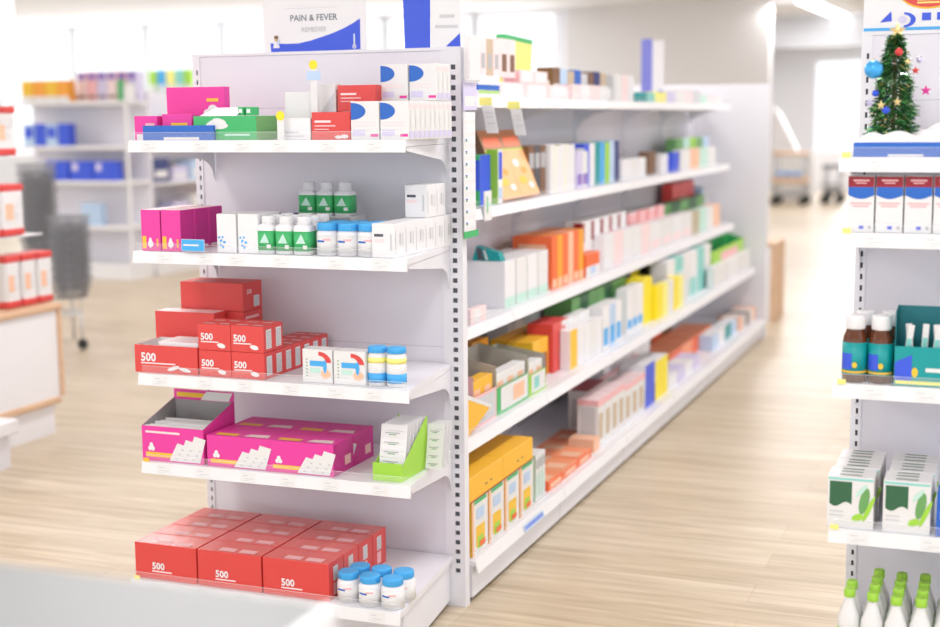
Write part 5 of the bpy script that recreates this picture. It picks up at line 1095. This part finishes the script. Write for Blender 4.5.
gbox(1, 24, 70, 124, 4, 'blue and white carton on the far left unit', ('lblue', 'royal'), front=[(.1, .9, .35, .85, 'royal')])
gbox(2, 46, 70, 161, 1, 'narrow blue box at the left end of the blue row on the far unit', ('royal',)); gbox(2, 70.5, 118, 161, 2, 'large blue box on the far unit', ('royal',), front=[(.1, .35, .5, .9, 'lilac')])
gbox(3, 82, 101, 203, 3, 'pale blue bottle-shaped pack on the far unit', ('lblue',))
gbox(0, 22, 70, 81, 4, 'yellow and orange carton on top of the far left unit', ('yellow', 'orange'), front=[(0, 1, 0, .25, 'paper')])
gbox(0, 78, 138, 72, 6, 'purple-pink striped carton on top of the far unit', ('lpink', 'pink', 'lilac'), front=[(.1, .9, .72, .95, 'purple'), (.1, .9, .1, .2, 'brown')], yf=GY+.2)
gbox(0, 118, 123, 80, 1, 'dark green bottle-like pack on top of the far unit', ('green',), yf=GY+.05, d=.05)
gbox(0, 124, 133, 84, 1, 'plain white carton beside the dark green pack', ('white',), yf=GY+.05, d=.05)
# products along its aisle side
rnd = random.Random(9)
SH3 = (.55, 1.0, 1.45)
for k in range(3):
    cols = [('lblue', 'lilac', 'paper', 'rorange', 'lgrey', 'lteal'), ('navy', 'lilac', 'lblue', 'paper', 'lpink', 'grey'), ('lteal', 'lblue', 'paper', 'orange', 'lilac', 'paper')][k]
    for i in range(12):
        c = cols[i % 6]; hh_ = .16+.03*((i*7+k*3) % 5); y = GY+.52+i*.37
        put(('far', k, c, hh_), (lambda c=c, hh_=hh_: carton(.30, .18, hh_, c, front=[(.1, .9, .2, .5, 'paper')], name='storage_box')), (GX-.03, y, SH3[k]+.001), PI/2, 'blurred pastel carton on the far unit aisle side, %s shelf, %s along' % (('lower', 'middle', 'upper')[k], ['first']+ORD[1:])[0:1][0] if False else 'blurred pastel carton on the far unit aisle side, %s shelf, %s along' % (('lower', 'middle', 'upper')[k], (['first']+ORD[1:])[i]), 'box', 'pastel cartons on the far unit')
# green-yellow packs seen above, on a window ledge
m = MB(); xa, xb = Xc(148, 12.8, 1.8), Xc(192, 12.8, 1.8); zl = Zc(100, xa, 12.8)
root = empty('window_rack'); tag(root, 'slim white rack by the rear windows', 'shelving unit')
m.box(xa-.05, xb+.3, 12.8, 13.1, zl-.04, zl, 'white'); m.build('shelf', root)
m = MB(); m.box(xa-.05, xa-.02, 12.8, 13.1, 0, zl-.041, 'white'); m.box(xb+.27, xb+.3, 12.8, 13.1, 0, zl-.041, 'white'); m.build('side_panel', root)
for i in range(5):
    c = ('lgreen', 'sky', 'lyellow', 'lteal', 'lgreen')[i]; pt = (xb-xa)/5
    put(('wl', i), (lambda c=c: carton(pt*.9, .1, Zc(70, xa, 12.8)-zl, c, front=[(.1, .9, .1, .5, 'paper')])), (xa+i*pt, 12.85, zl+.001), 0, 'green or blue carton on the slim rack by the windows, %s from the left' % (['first']+ORD[1:])[i], 'box', 'cartons by the windows')

# wood-trimmed counter beyond the end panel
root = empty('counter'); tag(root, 'wood-edged counter just visible beyond the aisle end panel', 'counter')
yy = 7.0; zz = Zc(243, -.1, yy)
xrr = Xc(775.5, yy, .5)
m = MB(); m.box(xrr-.8, xrr-.04, yy, yy+.5, .0, zz-.03, 'white'); m.build('body', root)
m = MB(); m.box(xrr-.039, xrr, yy, yy+.5, .0, zz-.03, WOOD); m.cbox(xrr-.82, xrr, yy-.01, yy+.51, zz-.029, zz, WOOD, b=.005); m.build('wood_edging', root)

# corridor: trolleys and things near the far window
def cart(px0, px1, pyb, label, cols, y, top):
    x0, x1 = Xc(px0, y, .8), Xc(px1, y, .8); z1 = Zc(top, x0, y); w_ = x1-x0
    root = empty('trolley', (x0, y, 0)); tag(root, label, 'trolley')
    for (a, b) in ((.05, .05), (w_-.05, .05), (.05, .6), (w_-.05, .6)):
        m = MB(); m.lathe([(.06, -.02), (.08, -.015), (.08, .015), (.06, .02)], 'black'); m.xf(Matrix.Translation((a, b, .08)) @ Matrix.Rotation(PI/2, 4, 'X')); m.build('wheel', root)
    m = MB()
    for (a, b) in ((.05, .05), (w_-.05, .05), (.05, .6), (w_-.05, .6)): m.tube([(a, b, .16), (a, b, z1-.05)], .02, ('grey', .4, .5))
    m.build('frame', root)
    m = MB(); m.cbox(0, w_, 0, .65, z1-.06, z1, cols[0], b=.01); m.build('tray', root)
    m = MB(); m.cbox(0, w_, 0, .65, z1*.42, z1*.42+.10, cols[1], b=.01); m.build('tray', root)
    m = MB(); m.cbox(.05, w_-.05, .05, .60, .17, .25, cols[2], b=.01); m.build('tray', root)
    return x0, w_, z1
x0, w_, z1 = cart(772, 806, 196, 'wooden-shelved trolley in the far corridor', (WOOD, WOOD, 'grey'), 22.0, 152)
for i in range(3):
    put('bin', lambda: carton(.14, .3, .12, 'lblue', front=[(.2, .8, .2, .6, 'blue')], name='storage_bin'), (x0+.04+i*.17, 22.1, z1*.42+.102), 0, 'blue bin on the wooden trolley in the far corridor, %s' % ('left', 'middle', 'right')[i], 'bin', 'blue bins in the corridor')
cart(822, 842, 190, 'dark wheeled frame in front of the corridor window', ('dark', 'grey', 'dark'), 22.6, 165)
m = MB(); xa = Xc(772, 23.5, 1.2); m.prism([(0, 0, 0), (.5, 0, 0), (.12, 0, .75), (0, 0, .85)], (0, .3, 0), 'white'); tag(m.build('white_cover', None, (xa, 23.5, .75+.2)), 'white sloping sheet standing behind the corridor trolley', 'sheet')
m = MB(); m.box(0, .8, 0, .3, 0, .95, 'offwhite'); tag(m.build('low_cabinet', None, (xa, 23.5, 0)), 'pale low cabinet under the white sloping sheet', 'cabinet')

# ------------------------------------------------------------------ blurred counter corner close to the camera
zc = 1.1; A = hit(336, 606, 2, zc)
m = MB(); root = empty('service_counter', (A.x, A.y, 0)); tag(root, 'pale grey counter top, out of focus in the lower left foreground', 'counter')
m.cbox(-1.6, -.012, -.75, 0, zc-.03, zc, ('fgrey', .4), b=.003); m.build('worktop', root)
m = MB(); m.box(-.011, 0, -.75, .0, zc-.03, zc+.001, ('white', .2)); m.build('white_edge', root)
m = MB(); m.box(-1.57, -.04, -.72, -.04, 0, zc-.031, 'white'); m.build('body', root)
